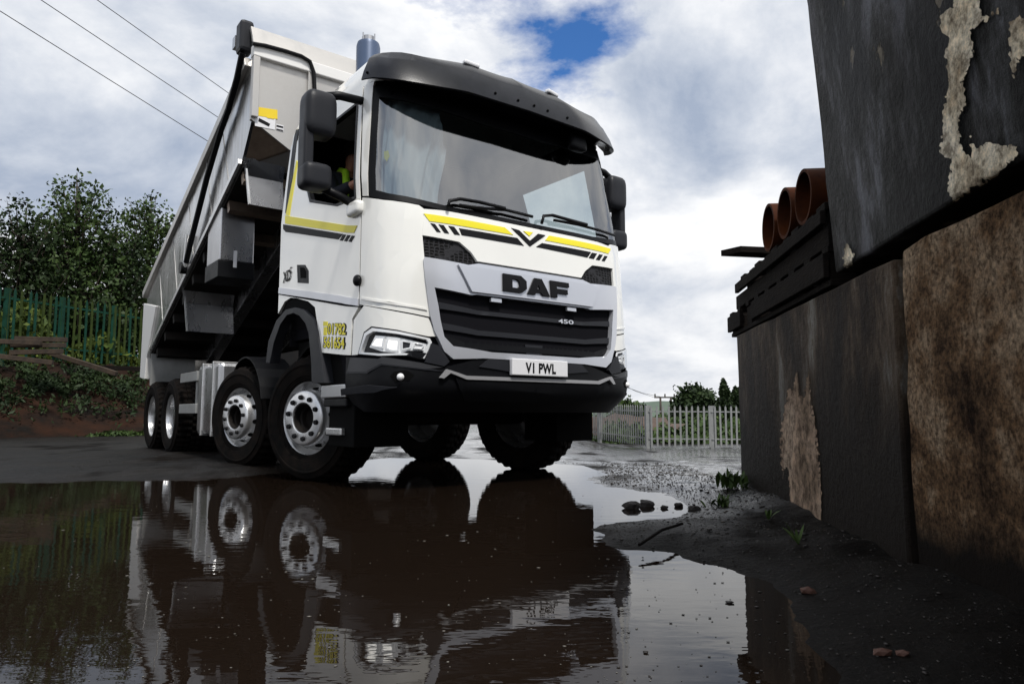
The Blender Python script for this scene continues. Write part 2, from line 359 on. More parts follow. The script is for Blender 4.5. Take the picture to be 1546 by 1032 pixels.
# corner panels, lower panels, roof
corner=px((546,300),(580,303),(632,311),(640,317),(637,356),(640,390),(650,479),(600,469),(548,459)); corner[0]=(DF+.012,corner[0][1]); corner[-1]=(DF+.012,corner[-1][1])
pillar=[(DF+.012,corner[0][1]+.012),(WSL,ws_bot[0][1]),(WTOP,2.99),(WTOP,3.03),(DFT+.012,3.03)]
hl_panel=px((552,461.5),(600,471),(646,480.5),(658,508),(646,508),(563,493),(553,502),(544,535),(534,536),(537,483))
sill=px((424,473),(432,455.5),(441,449.5),(450,450),(468,455),(478,464),(480,478),(488,532),(531,536),(534,482),(542,463))
sill[0]=(REAR_S,sill[0][1]); sill=[(REAR_S,strip_bot[0][1]-.01)]+sill[0:-1]+[(DF,strip_bot[-1][1]-.01)]
sill=[sill[0]]+[p for p in sill[1:]]
for sgn in (-1,1):
    q=(lambda p:p) if sgn<0 else mir
    patch('corner_panel',q(corner),'white',truck,off=.012,th=.03)
    patch('pillar_trim',q(pillar),'white',truck,off=.010,th=.03)
    patch('headlight_panel',q(hl_panel),'white',truck,off=.014,th=.03)
    sp=patch('sill_panel',q(sill),'white',truck,off=.014,th=.03)
    if sgn<0:
        for row,(txt,u,v,u0,u1,v0,v1) in enumerate((('01782',511,497,498,525,489,506),('561654',507,517,491,522,509,526))):
            a=cab(u,v); w=cab(u1,v)[0]-cab(u0,v)[0]; h=cab(u,v0)[1]-cab(u,v1)[1]
            sl_=(cab(u1,v)[1]-cab(u0,v)[1])*0-.10
            surf_text('phone_number',txt,a[0],a[1],w*1.10,h*1.12,'ink',sp,.0155,offset=.075,slant=sl_)
            surf_text('phone_number',txt,a[0],a[1],w,h,'yellow',sp,.0175,offset=.025,slant=sl_)
        hs,hz=cab(494,496)
        patch('phone_symbol',[(hs-.03,hz-.05),(hs+.03,hz-.055),(hs+.03,hz+.01),(hs-.03,hz+.015)],'yellow',sp,off=.0175,th=.004)
        patch('phone_symbol',[(hs-.04,hz+.025),(hs+.04,hz+.015),(hs+.04,hz+.05),(hs-.04,hz+.06)],'yellow',sp,off=.0175,th=.004)
for q in ((lambda p:p),mir):
    patch('swage_line',q(px((548,452),(600,461.5),(644,469),(640,465.5),(600,457.5),(548,449))),'white',truck,off=.019,th=.01,bevel=.003)
    gl=cab(548,459.5),cab(652,480.5)
    patch('shut_line',q([(gl[0][0],gl[0][1]+.004),(gl[0][0],gl[0][1]-.016),(gl[1][0],gl[1][1]-.016),(gl[1][0],gl[1][1]+.004)]),'void',truck,off=.008,th=.01)
    a_,b_=cab(545,300),cab(545,458); patch('shut_line',q([(DF-.004,b_[1]),(DF+.014,b_[1]),(DF+.014,2.0),(DFT+.014,3.02),(DFT-.004,3.02),(DF-.004,2.0)]),'void',truck,off=.006,th=.01)
# roof: stacked rings
bm=bmesh.new(); zs=[3.035,3.08,3.14,3.2,3.26,3.31,3.35,3.385,3.41,3.43]; ss=list(np.linspace(REAR_S,-PI/2,8))+list(np.linspace(-PI/2,PI/2,44))[1:-1]+list(np.linspace(PI/2,-REAR_S,8))
rings=[]
for z in zs: rings.append([bm.verts.new(S(s,z,.006)) for s in ss])
for A,B in zip(rings,rings[1:]):
    for i in range(len(A)-1): bm.faces.new((A[i],A[i+1],B[i+1],B[i]))
bm.faces.new(rings[-1]); bm.faces.new([r[0] for r in rings]+[r[-1] for r in rings[::-1]])
obj('roof',bm,'white',truck,smooth='auto')
# windscreen
wsg=[(s*.995,z+(.012 if z<2.7 else 0)) for s,z in ws_poly]
patch('windscreen',wsg,'screen_glass',truck,off=-.002,th=0,grid=(.05,.1))
patch('screen_seal_shade',ws_poly,'black_plastic',truck,off=.004,th=.02,holes=([(s*.965,z+(.035 if z<2.7 else (-.10 if abs(s)>.9 else -.16))) for s,z in ws_poly],))  # seal; its wide top band is part frit, part visor shade painted black
# curtain behind the driver's corner of the screen
bm=bmesh.new(); cs0,cs1=cab(560,250)[0]+.02,cab(668,290)[0]; cols=60; prev=None
for i in range(cols+1):
    t=i/cols; s=cs0+(cs1-cs0)*t; o=-.09+(.006+.016*abs(math.sin(t*7.3)))*math.sin(t*34+3.2*math.sin(t*6.1)+1.2*math.sin(t*17))
    top=2.95; bot=2.06+.0*t
    if t>.7: top=2.95-.35*((t-.7)/.3)
    col=[bm.verts.new(S(s,bot+(top-bot)*k/8,o*(1+.15*math.sin(k+t*5)))) for k in range(9)]
    if prev:
        for k in range(8): bm.faces.new((prev[k],col[k],col[k+1],prev[k+1]))
    prev=col
obj('curtain',bm,'curtain',truck,smooth=True)
patch('pennant',px((577,223),(585,221.5),(587.5,230),(582,238),(577,233)),'yellow',truck,off=-.05,th=.004)
# front panel (bonnet flap) and livery
fp_l=px((633,314),(668,319),(740,334),(790,343)); 
top=[(s,z-.012) for s,z in ws_bot if abs(s)<abs(cab(633,314)[0])]
tl=cab(640,317); bl=cab(637,356); ml=px((692,366),(710,382),(719,395))
fp=[tl]+top+[(-tl[0],tl[1]),(-bl[0],bl[1])]+[(-s,z) for s,z in ml]+[(s,z) for s,z in ml[::-1]]+[bl]
fpo=patch('bonnet_panel',fp,'white',truck,off=.016,th=.03)
def decal(pts,m,par=fpo,name='livery_stripe'): return patch(name,px(*pts),m,par,off=.0195,th=.005)
def z1(*pts): return [(620+.2714*x,300+.2714*y) for x,y in pts]
for pts in (z1((68,88),(515,165),(562,205),(100,130)),z1((762,210),(1104,283),(1090,308),(740,235)),z1((620,185),(672,192),(652,212))):
    decal(pts,'yellow',name='yellow_stripe')
for pts in (z1((262,168),(585,222),(622,265),(277,206)),z1((722,250),(995,300),(975,330),(690,271)),z1((552,168),(595,180),(655,237),(700,200),(742,208),(655,270)),
            z1((105,140),(130,145),(162,190),(140,188)),z1((150,147),(178,152),(208,198),(182,194)),z1((203,155),(235,160),(268,206),(238,203)),
            z1((1000,303),(1028,308),(1010,338),(982,332)),z1((1040,312),(1060,315),(1042,345),(1022,341)),z1((1070,320),(1086,323),(1070,350),(1054,347))):
    decal(pts,'ink',name='black_stripe')
# upper intakes
for pts in (z1((62,203),(265,240),(332,300),(367,362),(330,374),(76,332)),):
    a=px(*pts)
    for q in ((lambda p:p),mir):
        patch('intake_mesh',q(a),'mesh_black',truck,off=-.004,th=.02)
mid=px((719,394),(790,407),(720,402))
zc,zc2=cab(790,407)[1],cab(790,414)[1]; s_=cab(719,396)[0]
patch('intake_strip',[(s_,cab(719,401)[1]-.02),(-s_,cab(719,401)[1]-.02),(-s_,cab(719,393)[1]+.01),(s_,cab(719,393)[1]+.01)],'grey_plastic',truck,off=-.002,th=.02)
# silver surround: traced on its driver's half, mirrored
L_out=px(*z1((72,330),(310,374),(365,366))); L_out=[L_out[0],L_out[1],L_out[2]]
zt=L_out[2][1]; outer=[L_out[0],L_out[1],(L_out[2][0],zt)]
outer=outer+[(-s,z) for s,z in outer[::-1]]
low_l=px(*z1((66,345),(104,660),(125,735),(178,850),(228,892),(400,888))); low_l[-1]=cab(728,541)
outer=outer+[(-s,z) for s,z in low_l]+low_l[::-1]
in_l=px(*z1((125,497),(330,540),(355,536))); b_z=in_l[2][1]
inner=in_l+[(-s,z) for s,z in in_l[::-1]]
il=px(*z1((146,600),(157,675),(178,770),(228,822),(440,852))); il[-1]=cab(739,532)
inner=inner+[(-s,z) for s,z in il]+il[::-1]
gr=patch('grille_surround',outer,'silver',truck,off=.030,th=.06,holes=(inner,),grid=(.05,.06),bevel=.008)
# raised centre of the name bar
c0=cab(*z1((325,440))[0])[0]; zb=b_z+.012
bar=[(c0,zb),(-c0,zb),(-c0*1.13,zt-.035),(c0*1.13,zt-.035)]
nb=patch('name_bar',bar,'silver',truck,off=.050,th=.03,bevel=.006)
# letters
a0=cab(748,445)[0]; a1=cab(849,447)[0]; cc=0.0; wid=(a1-a0); lz=(cab(797,423)[1]+cab(797,446)[1])/2; lh=.130
def lett(poly,x0,wd,holes=()):
    f=lambda p:[(cc-wid/2+wid*(x0+wd*x),lz+(y-.5)*lh) for x,y in p]
    patch('badge_letter',f(poly),'ink',nb,off=.064,th=.016,holes=[f(h) for h in holes],smooth=False)
lett([(0,0),(.75,0),(1,.28),(1,.72),(.75,1),(0,1)],0,.325,[[(.36,.26),(.36,.74),(.58,.74),(.67,.62),(.67,.38),(.58,.26)]])
lett([(0,0),(.33,0),(.39,.16),(.62,.16),(.68,0),(1,0),(.67,1),(.33,1)],.335,.36,[[(.44,.36),(.50,.62),(.56,.36)]])
lett([(0,0),(.34,0),(.34,.28),(.9,.28),(.9,.54),(.34,.54),(.34,.72),(1,.72),(1,1),(0,1)],.715,.285)
# grille back and louvres
gb=[(s*1.01,z) for s,z in inner]; gback=patch('grille_mesh',gb,'mesh_black',truck,off=-.05,th=.02,grid=(.05,.06))
def louvre(pts_l,th=.05,m='black_plastic',off=.0):
    a=px(*pts_l); n=len(a)//2; t,b=a[:n],a[n:]         # top left->centre, bottom centre->left
    t[-1]=(0,t[-2][1]); b[0]=(0,b[1][1])
    poly=t+[(-s,z) for s,z in t[-2::-1]]+[(-s,z) for s,z in b[:0:-1]]+b[1:]
    patch('louvre',poly,m,truck,off=off,th=th,bevel=.006)
louvre(z1((152,575),(372,622),(600,655),(600,672),(372,646),(152,612)),m='grey_plastic',off=.005)
louvre(z1((165,688),(372,732),(600,757),(600,782),(372,760),(170,726)),m='grey_plastic',off=.005)
louvre(z1((178,755),(300,800),(600,815),(600,832),(300,832),(205,800)),m='black_plastic',off=.0)
for zq in (.0,):
    for s in np.linspace(-.72,.72,25):
        zt_=zline(sorted(px(*z1((372,770),(600,790)))),-abs(s)) if False else cab(*z1((600,790))[0])[1]
        if abs(s)<.14: continue
        patch('grille_fin',[(s-.008,il[-1][1]+.006),(s+.008,il[-1][1]+.006),(s+.008,il[-1][1]+.075),(s-.008,il[-1][1]+.075)],'black_plastic',gback,off=-.012,th=.03,smooth=False)
zt_=cab(*z1((600,790))[0])[1]
patch('radar_cover',[(-.12,il[-1][1]+.004),(.10,il[-1][1]+.004),(.12,il[-1][1]+.08),(-.14,il[-1][1]+.08)],'grey_plastic',truck,off=-.002,th=.03)
for s in (-.52,.52):
    z=b_z-.012; patch('marker_light',[(s-.055,z-.028),(s+.055,z-.028),(s+.055,z),(s-.055,z)],'silver',gr,off=.03,th=.02)
a=cab(*z1((857,684))[0]); surf_text('power_badge','450',a[0],a[1],.20,.035,'silver',truck,.012,offset=.02)
# bumper
b_top=px((534,538),(574,541),(580,538),(638,548),(670,554)); zc_=cab(811,545)[1]
bs0=cab(528,559)[0]-.02
bt=[(bs0,b_top[0][1])]+b_top[1:]; btz=bt[-1][1]
silv_bot=low_l[-1][1]+.012
bump=[(bs0,.64),(bs0+.1,.57),(-bs0-.1,.57),(-bs0,.64)]+[(-s,z) for s,z in bt]+[(low_l[-1][0]*-1,silv_bot),(low_l[-1][0],silv_bot)]+bt[::-1]
bo=patch('bumper',bump,'black_plastic',truck,off=.020,th=.10,grid=(.05,.05))
lip_l=px((652,577),(671,557.5),(700,562),(768,571.5))
lz_=lip_l[3][1]
lip=[lip_l[1],(lip_l[2][0],lz_+.012),(-lip_l[2][0],lz_+.012),(-lip_l[1][0],lip_l[1][1]),(-lip_l[1][0]-.03,lip_l[1][1]-.03),(-lip_l[0][0],lip_l[0][1]),(-lip_l[0][0]+.03,lip_l[0][1]),(-lip_l[1][0]+.02,lip_l[1][1]-.045),(-lip_l[2][0],lz_-.028),(lip_l[2][0],lz_-.028),(lip_l[1][0]-.02,lip_l[1][1]-.045),(lip_l[0][0]-.03,lip_l[0][1]),lip_l[0]]
le=(lip_l[1][0]-.035,lip_l[1][1]-.06)
lip=[le,lip_l[1],(lip_l[2][0],lz_+.008),(-lip_l[2][0],lz_+.008),(-lip_l[1][0],lip_l[1][1]),(-le[0],le[1]),(-le[0]-.02,le[1]-.005),(-lip_l[1][0]-.02,lip_l[1][1]-.026),(-lip_l[2][0],lz_-.018),(lip_l[2][0],lz_-.018),(lip_l[1][0]+.02,lip_l[1][1]-.026),(le[0]+.02,le[1]-.005)]
patch('bumper_lip_lit',lip,'lip',bo,off=.045,th=.04,bevel=.004)  # top edge of the skid plate, its catch of light painted pale grey
skid=[(lip_l[1][0]+.05,lip_l[1][1]-.06),(lip_l[2][0],lz_-.03),(-lip_l[2][0],lz_-.03),(-lip_l[1][0]-.05,lip_l[1][1]-.06),(-lip_l[1][0]-.1,.66),(lip_l[1][0]+.1,.66)]
patch('skid_plate',skid,'black_plastic',bo,off=.036,th=.04)
pan=px(*z1((370,935),(420,892),(540,902),(540,962))); 
for q in ((lambda p:p),mir): patch('bumper_insert',q(pan),'grey_plastic',bo,off=.030,th=.02)
for q in ((lambda p:p),mir): patch('bumper_upper_lit',q(px((534,539.5),(574,542),(580,539),(638,548.5),(668,554.5),(640,557),(578,549),(557,561.5),(529,561))),'bumper_lit',bo,off=.027,th=.02)  # highlight on the upper face, painted as a greyer patch
sh=px((523,583),(560,584),(575,588),(560,593),(521,593))
for q in ((lambda p:p),mir):
    patch('bumper_ledge',q(px((520,586),(560,580),(600,583),(570,590),(520,594))),'grey_plastic',bo,off=.030,th=.02,bevel=.004)
    patch('bumper_crease',q(px((528,560),(556,560),(577,547),(640,554),(668,561),(640,558.5),(579,551),(558,564),(528,564))),'grey_plastic',bo,off=.026,th=.02)
    patch('bumper_crease',q(px((649,519),(660,522),(676,546),(668,553),(640,547))),'grey_plastic',bo,off=.034,th=.03)
    rec=px((590,568),(596,561),(614,559),(625,566),(618,574),(598,576)); fr=patch('fog_recess',q(rec),'void',bo,off=.0225,th=.01)
    c=px((605,569))[0]; c=(c[0],c[1]) if q is not mir else (-c[0],c[1])
    bm=bmesh.new(); p=S(c[0],c[1],.022); bmesh.ops.create_uvsphere(bm,u_segments=16,v_segments=10,radius=.026,matrix=Matrix.Translation(p)); obj('fog_light',bm,'head_chrome',bo,smooth=True)
# number plate
pz=cab(811,556)[1]; px0=1.545
bm=bmesh.new(); box(bm,px0-.035,px0,-.275,.275,pz-.062,pz+.062); pl=obj('number_plate',bm,'plate_white',truck,bevel=.006)
me=text_mesh('V1 PWL',.042,1.08); xs=[v.co.x for v in me.vertices]; ys=[v.co.y for v in me.vertices]; cx,cy=(min(xs)+max(xs))/2,(min(ys)+max(ys))/2
for v in me.vertices: v.co=Vector((px0+.002,(v.co.x-cx)*.30/(max(xs)-min(xs)),pz-.004+(v.co.y-cy)*.079/(max(ys)-min(ys))))
obj_me('plate_characters',me,'ink',pl)
# headlights
hl_out=px((544,534),(553,503),(564,495),(600,500),(648,511),(651,517),(640,541),(630,540),(612,536),(575,537))
hl_in=px((557,524),(566,506),(600,509),(645,519),(640,529),(616,529),(604,533),(575,530))
mods=[((560,523),(567,509),(581,508.5),(579,526)),((583,526),(585,509.5),(603,511.5),(602,530),(590,530)),((606,529),(606,513),(622,516),(620,526)),((623,527),(625,517),(641,520),(637,527))]
for q in ((lambda p:p),mir):
    hc=(sum(p[0] for p in hl_out)/len(hl_out),sum(p[1] for p in hl_out)/len(hl_out)); grow_=lambda f,fz:[(hc[0]+(s-hc[0])*f,hc[1]+(z-hc[1])*fz) for s,z in hl_out]
    h=patch('headlight',q(hl_out),'black_plastic',truck,off=-.035,th=.03)
    patch('headlight_gasket',q(grow_(1.025,1.09)),'ink',h,off=.0165,th=.03,holes=(q(hl_out),))
    patch('headlight_bowl',q(hl_in),'head_chrome',h,off=-.005,th=.006)
    rim_=[(hc[0]+(s-hc[0])*.91,hc[1]+(z-hc[1])*.80) for s,z in hl_out]
    patch('headlight_trim',q(hl_out),'head_chrome',h,off=.016,th=.045,holes=(q(rim_),),bevel=.004)
    for k,mp_ in enumerate(mods):
        a=px(*mp_); cs=sum(p[0] for p in a)/len(a); cz=sum(p[1] for p in a)/len(a); inn=[(cs+(s-cs)*.72,cz+(z-cz)*.66) for s,z in a]
        rf=patch('reflector',q(a),'head_chrome',h,off=.008,th=.014,holes=(q(inn),),bevel=.003)
        patch('lamp',q(inn),'lamp_glow' if k in (0,1) else ('head_chrome' if k==3 else 'grey_plastic'),h,off=-.001,th=.004)
    patch('turn_lamp',q(px((612,537),(622,530),(643,533),(637,540.5),(628,540))),'black_plastic',h,off=.018,th=.02)
    patch('lens',q(hl_out),'lens_glass',h,off=.024,th=0)
# visor: swept band
VEND=abs(DF)+.03
def vis_sec(s):
    a=abs(s); k=1-.62*max(0,(a-1.0)/(VEND-1.0))**1.5
    q=a/VEND; zb_=2.905-.015*q+.11*max(0,(q-.78)/.22)**2; zt_=3.205-.03*math.sin(PI*q*.9)+.035*max(0,(q-.6)/.4)**1.5; hh=zt_-zb_
    return [S(s,max(zt_+.01,3.21),.002),S(s,zt_+.012,.12*k),S(s,zt_,.19*k),S(s,zt_-.05*hh/.24,.235*k),S(s,zt_-.075*hh/.24,.236*k),S(s,zt_-.08*hh/.24,.246*k),S(s,zb_+.07*hh/.24,.262*k),S(s,zb_,.262*k),S(s,zb_-.004,.245*k),S(s,zb_+.03,.225*k),S(s,max(zb_+.09,3.0),.08*k),S(s,max(zb_+.10,3.03),.004)]
bm=bmesh.new(); rings=[]; VS=np.linspace(-VEND,VEND,90)
for s in VS: rings.append([bm.verts.new(p) for p in vis_sec(s)])
for A,B in zip(rings,rings[1:]):
    for i in range(len(A)): bm.faces.new((A[i],A[(i+1)%len(A)],B[(i+1)%len(A)],B[i]))
bm.faces.new(rings[0]); bm.faces.new(rings[-1][::-1])
vz=obj('sun_visor',bm,'visor',truck,smooth='auto')
for s in (-VEND+.03,-.75,-.3,.15,.5,.85,VEND-.03):
    p=(vis_sec(s)[6]+vis_sec(s)[7])/2; bm=bmesh.new(); bmesh.ops.create_uvsphere(bm,u_segments=10,v_segments=6,radius=.011,matrix=Matrix.Translation(p+Vector((0,0,.01)))); obj('screw',bm,'void',vz,smooth=True)
for s in (-1.02,1.02):
    p=vis_sec(s)[2]; bm=bmesh.new(); d=(vis_sec(s+.1)[2]-p).normalized(); beam(bm,p-d*.07+Vector((0,0,.005)),p+d*.07+Vector((0,0,.005)),.05,.035); obj('roof_marker_light',bm,'plate_white',vz,bevel=.012)
for s in (-.62,.62):
    p=vis_sec(s)[1]; bm=bmesh.new(); box(bm,p.x-.12,p.x,p.y-.16,p.y+.16,p.z-.03,p.z+.035); obj('roof_lamp',bm,'silver',truck,bevel=.01)
p=S(-1.0,3.24); bm=bmesh.new(); tube(bm,[p,p+Vector((-.01,.005,.10)),p+Vector((.03,.02,.19))],.012,6); obj('aerial',bm,'black_plastic',truck)
# wipers
def wiper(pts,arm):
    bm=bmesh.new(); tube(bm,[S(*cab(u,v),.035) for u,v in pts],.012,6); o=obj('wiper',bm,'black_plastic',truck,smooth=True)
    bm=bmesh.new(); tube(bm,[S(*cab(u,v),.05) for u,v in arm],.014,6); obj('wiper_arm',bm,'black_plastic',o,smooth=True)
wiper([(690,313),(730,318),(760,320),(800,330)],[(672,317),(674,308),(690,305),(720,310),(757,319)])
wiper([(832,335),(870,342),(900,350),(922,357)],[(812,341),(815,330),(828,329),(850,335),(880,343)])
# mirrors
def rounded(bm,c,size,n=4.5,taper=0.0,seg=20):
    r=bmesh.ops.create_uvsphere(bm,u_segments=seg*2,v_segments=seg,radius=1)
    for v in r['verts']:
        x,y,z=v.co; k=1/((abs(x)**n+abs(y)**n+abs(z)**n)**(1/n)); p=Vector((x*k,y*k,z*k)); t=1-taper*(p.z*.5+.5)
        v.co=Vector((c[0]+p.x*size[0]/2*t,c[1]+p.y*size[1]/2*t,c[2]+p.z*size[2]/2))
MX=.84
def mirrors(sgn):
    b=bmesh.new(); rounded(b,(MX,sgn*1.53,2.72),(.20,.235,.34),5); mo=obj('mirror',b,'grey_plastic',truck,smooth=True)
    b=bmesh.new(); rounded(b,(MX,sgn*1.545,2.25),(.19,.215,.19),5); obj('wide_angle_mirror',b,'grey_plastic',mo,smooth=True)
    b=bmesh.new(); rounded(b,(MX-.01,sgn*1.612,2.46),(.14,.075,.52),6); obj('mirror_back',b,'grey_plastic',mo,smooth=True)
    b=bmesh.new(); tube(b,[(MX,sgn*1.5,2.875),(MX+.03,sgn*1.38,2.905),(MX+.04,sgn*1.17,2.91)],.032,10); obj('mirror_arm',b,'black_plastic',mo,smooth=True)
    b=bmesh.new(); tube(b,[(MX,sgn*1.5,2.19),(MX+.03,sgn*1.4,2.15),(MX+.07,sgn*1.21,2.07)],.032,10); obj('mirror_arm',b,'black_plastic',mo,smooth=True)
    for z0,z1 in ((2.59,2.85),(2.19,2.31)):
        b=bmesh.new(); box(b,MX-.112,MX-.10,min(sgn*1.44,sgn*1.62),max(sgn*1.44,sgn*1.62),z0,z1); obj('mirror_glass',b,'alloy',mo,bevel=.01)
    b=bmesh.new(); rounded(b,(.95,sgn*1.265,2.04),(.20,.09,.11),4); obj('mirror_foot',b,'white',mo,smooth=True)
mirrors(-1); mirrors(1)
# kerb mirror hanging from the visor over the nearside of the screen
ks=cab(876,250)[0]; p0=S(ks,2.99,.12); b=bmesh.new(); tube(b,[p0+Vector((0,0,.05)),p0+Vector((.02,0,-.06))],.028,8); k=obj('kerb_mirror',b,'black_plastic',truck,smooth=True)
b=bmesh.new(); rounded(b,p0+Vector((.03,-.01,-.13)),(.10,.21,.16),3.5,.25); obj('mirror_shell',b,'black_plastic',k,smooth=True)
# air stack
sp_=on_axis(556,80,0,-.95)
bm=bmesh.new(); tube(bm,[(-.95,sp_.y,1.4),(-.95,sp_.y,4.42),(-.95,sp_.y,4.46)],[.125,.125,.115],28); st=obj('air_stack',bm,'stack_blue',truck,smooth='auto')
bm=bmesh.new(); tube(bm,[(-.95,sp_.y,4.46),(-.95,sp_.y,4.53)],.07,20); obj('stack_cap',bm,'steel',st,smooth='auto')
for k in range(4):
    a=k*PI/2+.4; bm=bmesh.new(); tube(bm,[(-.95+.085*math.cos(a),sp_.y+.085*math.sin(a),4.44),(-.95+.085*math.cos(a),sp_.y+.085*math.sin(a),4.55)],.008,6); obj('cap_bolt',bm,'steel',st)
# fender flares and steps
fo=px((406,548),(410,515),(422,484),(436,468),(450,464.5),(464,468),(478,482),(484,500),(490,540),(495,578),(476,578),(475,547),(471,503),(466,488),(457,477),(448,473),(438,476),(428,490),(418,518),(412,548))
fo=[(s,z) for s,z in fo]
for q in ((lambda p:p),mir): patch('wheel_arch',q(fo),'grey_plastic',truck,off=.03,th=.09,bevel=.01)
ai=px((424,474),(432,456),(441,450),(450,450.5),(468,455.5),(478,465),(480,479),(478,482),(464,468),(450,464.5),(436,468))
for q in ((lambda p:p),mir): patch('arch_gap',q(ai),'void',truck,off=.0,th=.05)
for sg in (-1,1):
    def B(x0,x1,y0,y1,z0,z1,name,m,par=truck,bev=.01):
        b=bmesh.new(); ya,yb=sorted((sg*y0,sg*y1)); box(b,x0,x1,ya,yb,z0,z1); return obj(name,b,m,par,bevel=bev)
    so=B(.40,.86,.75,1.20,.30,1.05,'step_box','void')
    B(.36,.80,.95,1.255,.665,.765,'step_tread','steel',so)
    B(.38,.80,.95,1.24,.60,.66,'step_tread','black_plastic',so)
    B(.42,.70,1.0,1.235,.385,.44,'step_tread','alloy',so)
    b=bmesh.new(); 
    for x0 in (.60,):
        a=np.linspace(R(10),R(170),16); inner_=[(.60*math.cos(t),.60*math.sin(t)+.52) for t in a]; outer_=[(.63*math.cos(t),.63*math.sin(t)+.52) for t in a]
        pl_=[(x,sg*.75,z) for x,z in outer_]+[(x,sg*.75,z) for x,z in inner_[::-1]]; prism(b,pl_,(0,sg*.42,0))
    obj('wheel_tub',b,'void',truck)
# chassis
for sg in (-1,1):
    b=bmesh.new(); box(b,-6.75,1.1,sg*.42-.045,sg*.42+.045,.78,1.06); obj('chassis_rail',b,'dark_metal',truck)
AX=[0,-1.86,-4.96,-6.20]
for x in AX:
    b=bmesh.new(); tube(b,[(x,-1.0,.52),(x,1.0,.52)],.075,12); obj('axle',b,'dark_metal',truck,smooth='auto')
for x in (-6.0,-5.1,-4.2,-3.2,-2.4,-1.2,-.4,.6):
    b=bmesh.new(); box(b,x-.05,x+.05,-.42,.42,.80,1.03); obj('cross_member',b,'dark_metal',truck)
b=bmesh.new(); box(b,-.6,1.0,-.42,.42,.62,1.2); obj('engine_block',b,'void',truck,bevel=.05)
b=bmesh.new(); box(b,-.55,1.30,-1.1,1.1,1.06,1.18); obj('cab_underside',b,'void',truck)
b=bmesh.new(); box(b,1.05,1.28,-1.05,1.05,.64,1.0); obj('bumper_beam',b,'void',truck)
b=bmesh.new(); box(b,-3.55,-2.62,-1.22,-.62,.30,1.13); tk=obj('tank_box',b,'steel',truck,bevel=.05)
for x in (-3.3,-2.85):
    b=bmesh.new(); box(b,x-.025,x+.025,-1.235,-.60,.29,1.145); obj('tank_strap',b,'alloy',tk,bevel=.005)
b=bmesh.new(); box(b,-3.5,-2.6,.62,1.2,.35,1.1); obj('battery_box',b,'dark_metal',truck,bevel=.04)
for sg in (-1,1):
    b=bmesh.new(); box(b,-4.42,-3.57,min(sg*1.19,sg*1.23),max(sg*1.19,sg*1.23),.95,1.07); g=obj('side_guard',b,'galv',truck,bevel=.006)
    b=bmesh.new(); box(b,-4.42,-3.57,min(sg*1.19,sg*1.23),max(sg*1.19,sg*1.23),.55,.67); obj('guard_rail',b,'galv',g,bevel=.006)
    b=bmesh.new(); box(b,-3.80,-3.70,min(sg*1.12,sg*1.18),max(sg*1.12,sg*1.18),.55,1.07); obj('guard_post',b,'galv',g)
    # mudguards over axle two: flat topped plate
    b=bmesh.new(); a=np.linspace(R(15),R(165),14); o1=[(-1.86+.60*math.cos(t),.60*math.sin(t)+.54) for t in a]; i1=[(-1.86+.585*math.cos(t),.585*math.sin(t)+.54) for t in a]
    prism(b,[(x,sg*.82,z) for x,z in o1]+[(x,sg*.82,z) for x,z in i1[::-1]],(0,sg*.36,0)); obj('mudguard',b,'black_plastic',truck)
# wheels
def wheel_parts(kind):
    d={}
    bm=bmesh.new(); seg=144; Rr=.525
    # y is the axle direction, negative = outer side
    prof=[(.300,-.012),(.318,-.026),(.330,-.026),(.333,-.031),(.345,-.031),(.348,-.036),(.40,-.041),(.43,-.041),(.434,-.045),(.446,-.045),(.45,-.037),(.478,-.028),(.49,-.024),(.496,-.014),(.508,.004),(.522,.02),(.525,.05)]
    prof+= [(.525,.085),(.512,.088),(.512,.098),(.525,.101),(.525,.15),(.512,.153),(.512,.163),(.525,.166),(.525,.215),(.512,.218),(.512,.228),(.525,.231)]
    prof+= [(.525,.27),(.522,.29),(.508,.306),(.49,.33),(.46,.346),(.40,.35),(.325,.338),(.300,.32)]
    rings=lathe_y(bm,prof,seg)
    for i,ring in enumerate(rings):                    # tread blocks
        r,y=prof[i]
        if r>.505:
            for k,v in enumerate(ring):
                if (k+ (2 if y>.16 else 0))%4<2: v.co.x*=.958; v.co.z*=.958
    d['tyre']=(bm,'rubber','auto')
    bm=bmesh.new()
    if kind=='front':
        pr=[(.298,.30),(.29,.29),(.285,.06),(.292,.015),(.306,-.004),(.312,-.010),(.314,-.004),(.300,.012),(.287,.030),(.272,.055),(.262,.080),(.250,.060),(.236,-.005),(.226,-.050),(.219,-.064),(.208,-.070),(.128,-.070),(.122,-.064),(.118,.03)]
        lathe_y(bm,pr,64); d['rim']=(bm,'alloy','auto')
        bm=bmesh.new(); lathe_y(bm,[(.120,-.055),(.112,-.058),(.108,.0),(.095,.01),(.09,.05),(.05,.052),(.001,.05)],40); d['hub']=(bm,'dark_metal','auto')
        d['nuts']=[(.169,-.070,k*2*PI/10) for k in range(10)]; d['vents']=[(.243,.018,k*2*PI/10+PI/10) for k in range(10)]
    else:
        pr=[(.298,.31),(.288,.30),(.285,.02),(.292,-.004),(.306,-.012),(.312,-.010),(.308,.0),(.294,.004),(.276,.02),(.268,.06),(.264,.17),(.24,.20),(.16,.205)]
        lathe_y(bm,pr,64); d['rim']=(bm,'alloy','auto')
        bm=bmesh.new(); lathe_y(bm,[(.165,.205),(.15,.13),(.135,.06),(.12,.03),(.10,.025),(.001,.022)],36); d['hub']=(bm,'steel','auto')
        d['nuts']=[(.20,.195,k*2*PI/10) for k in range(10)]; d['vents']=[]
    return d
wmesh={}
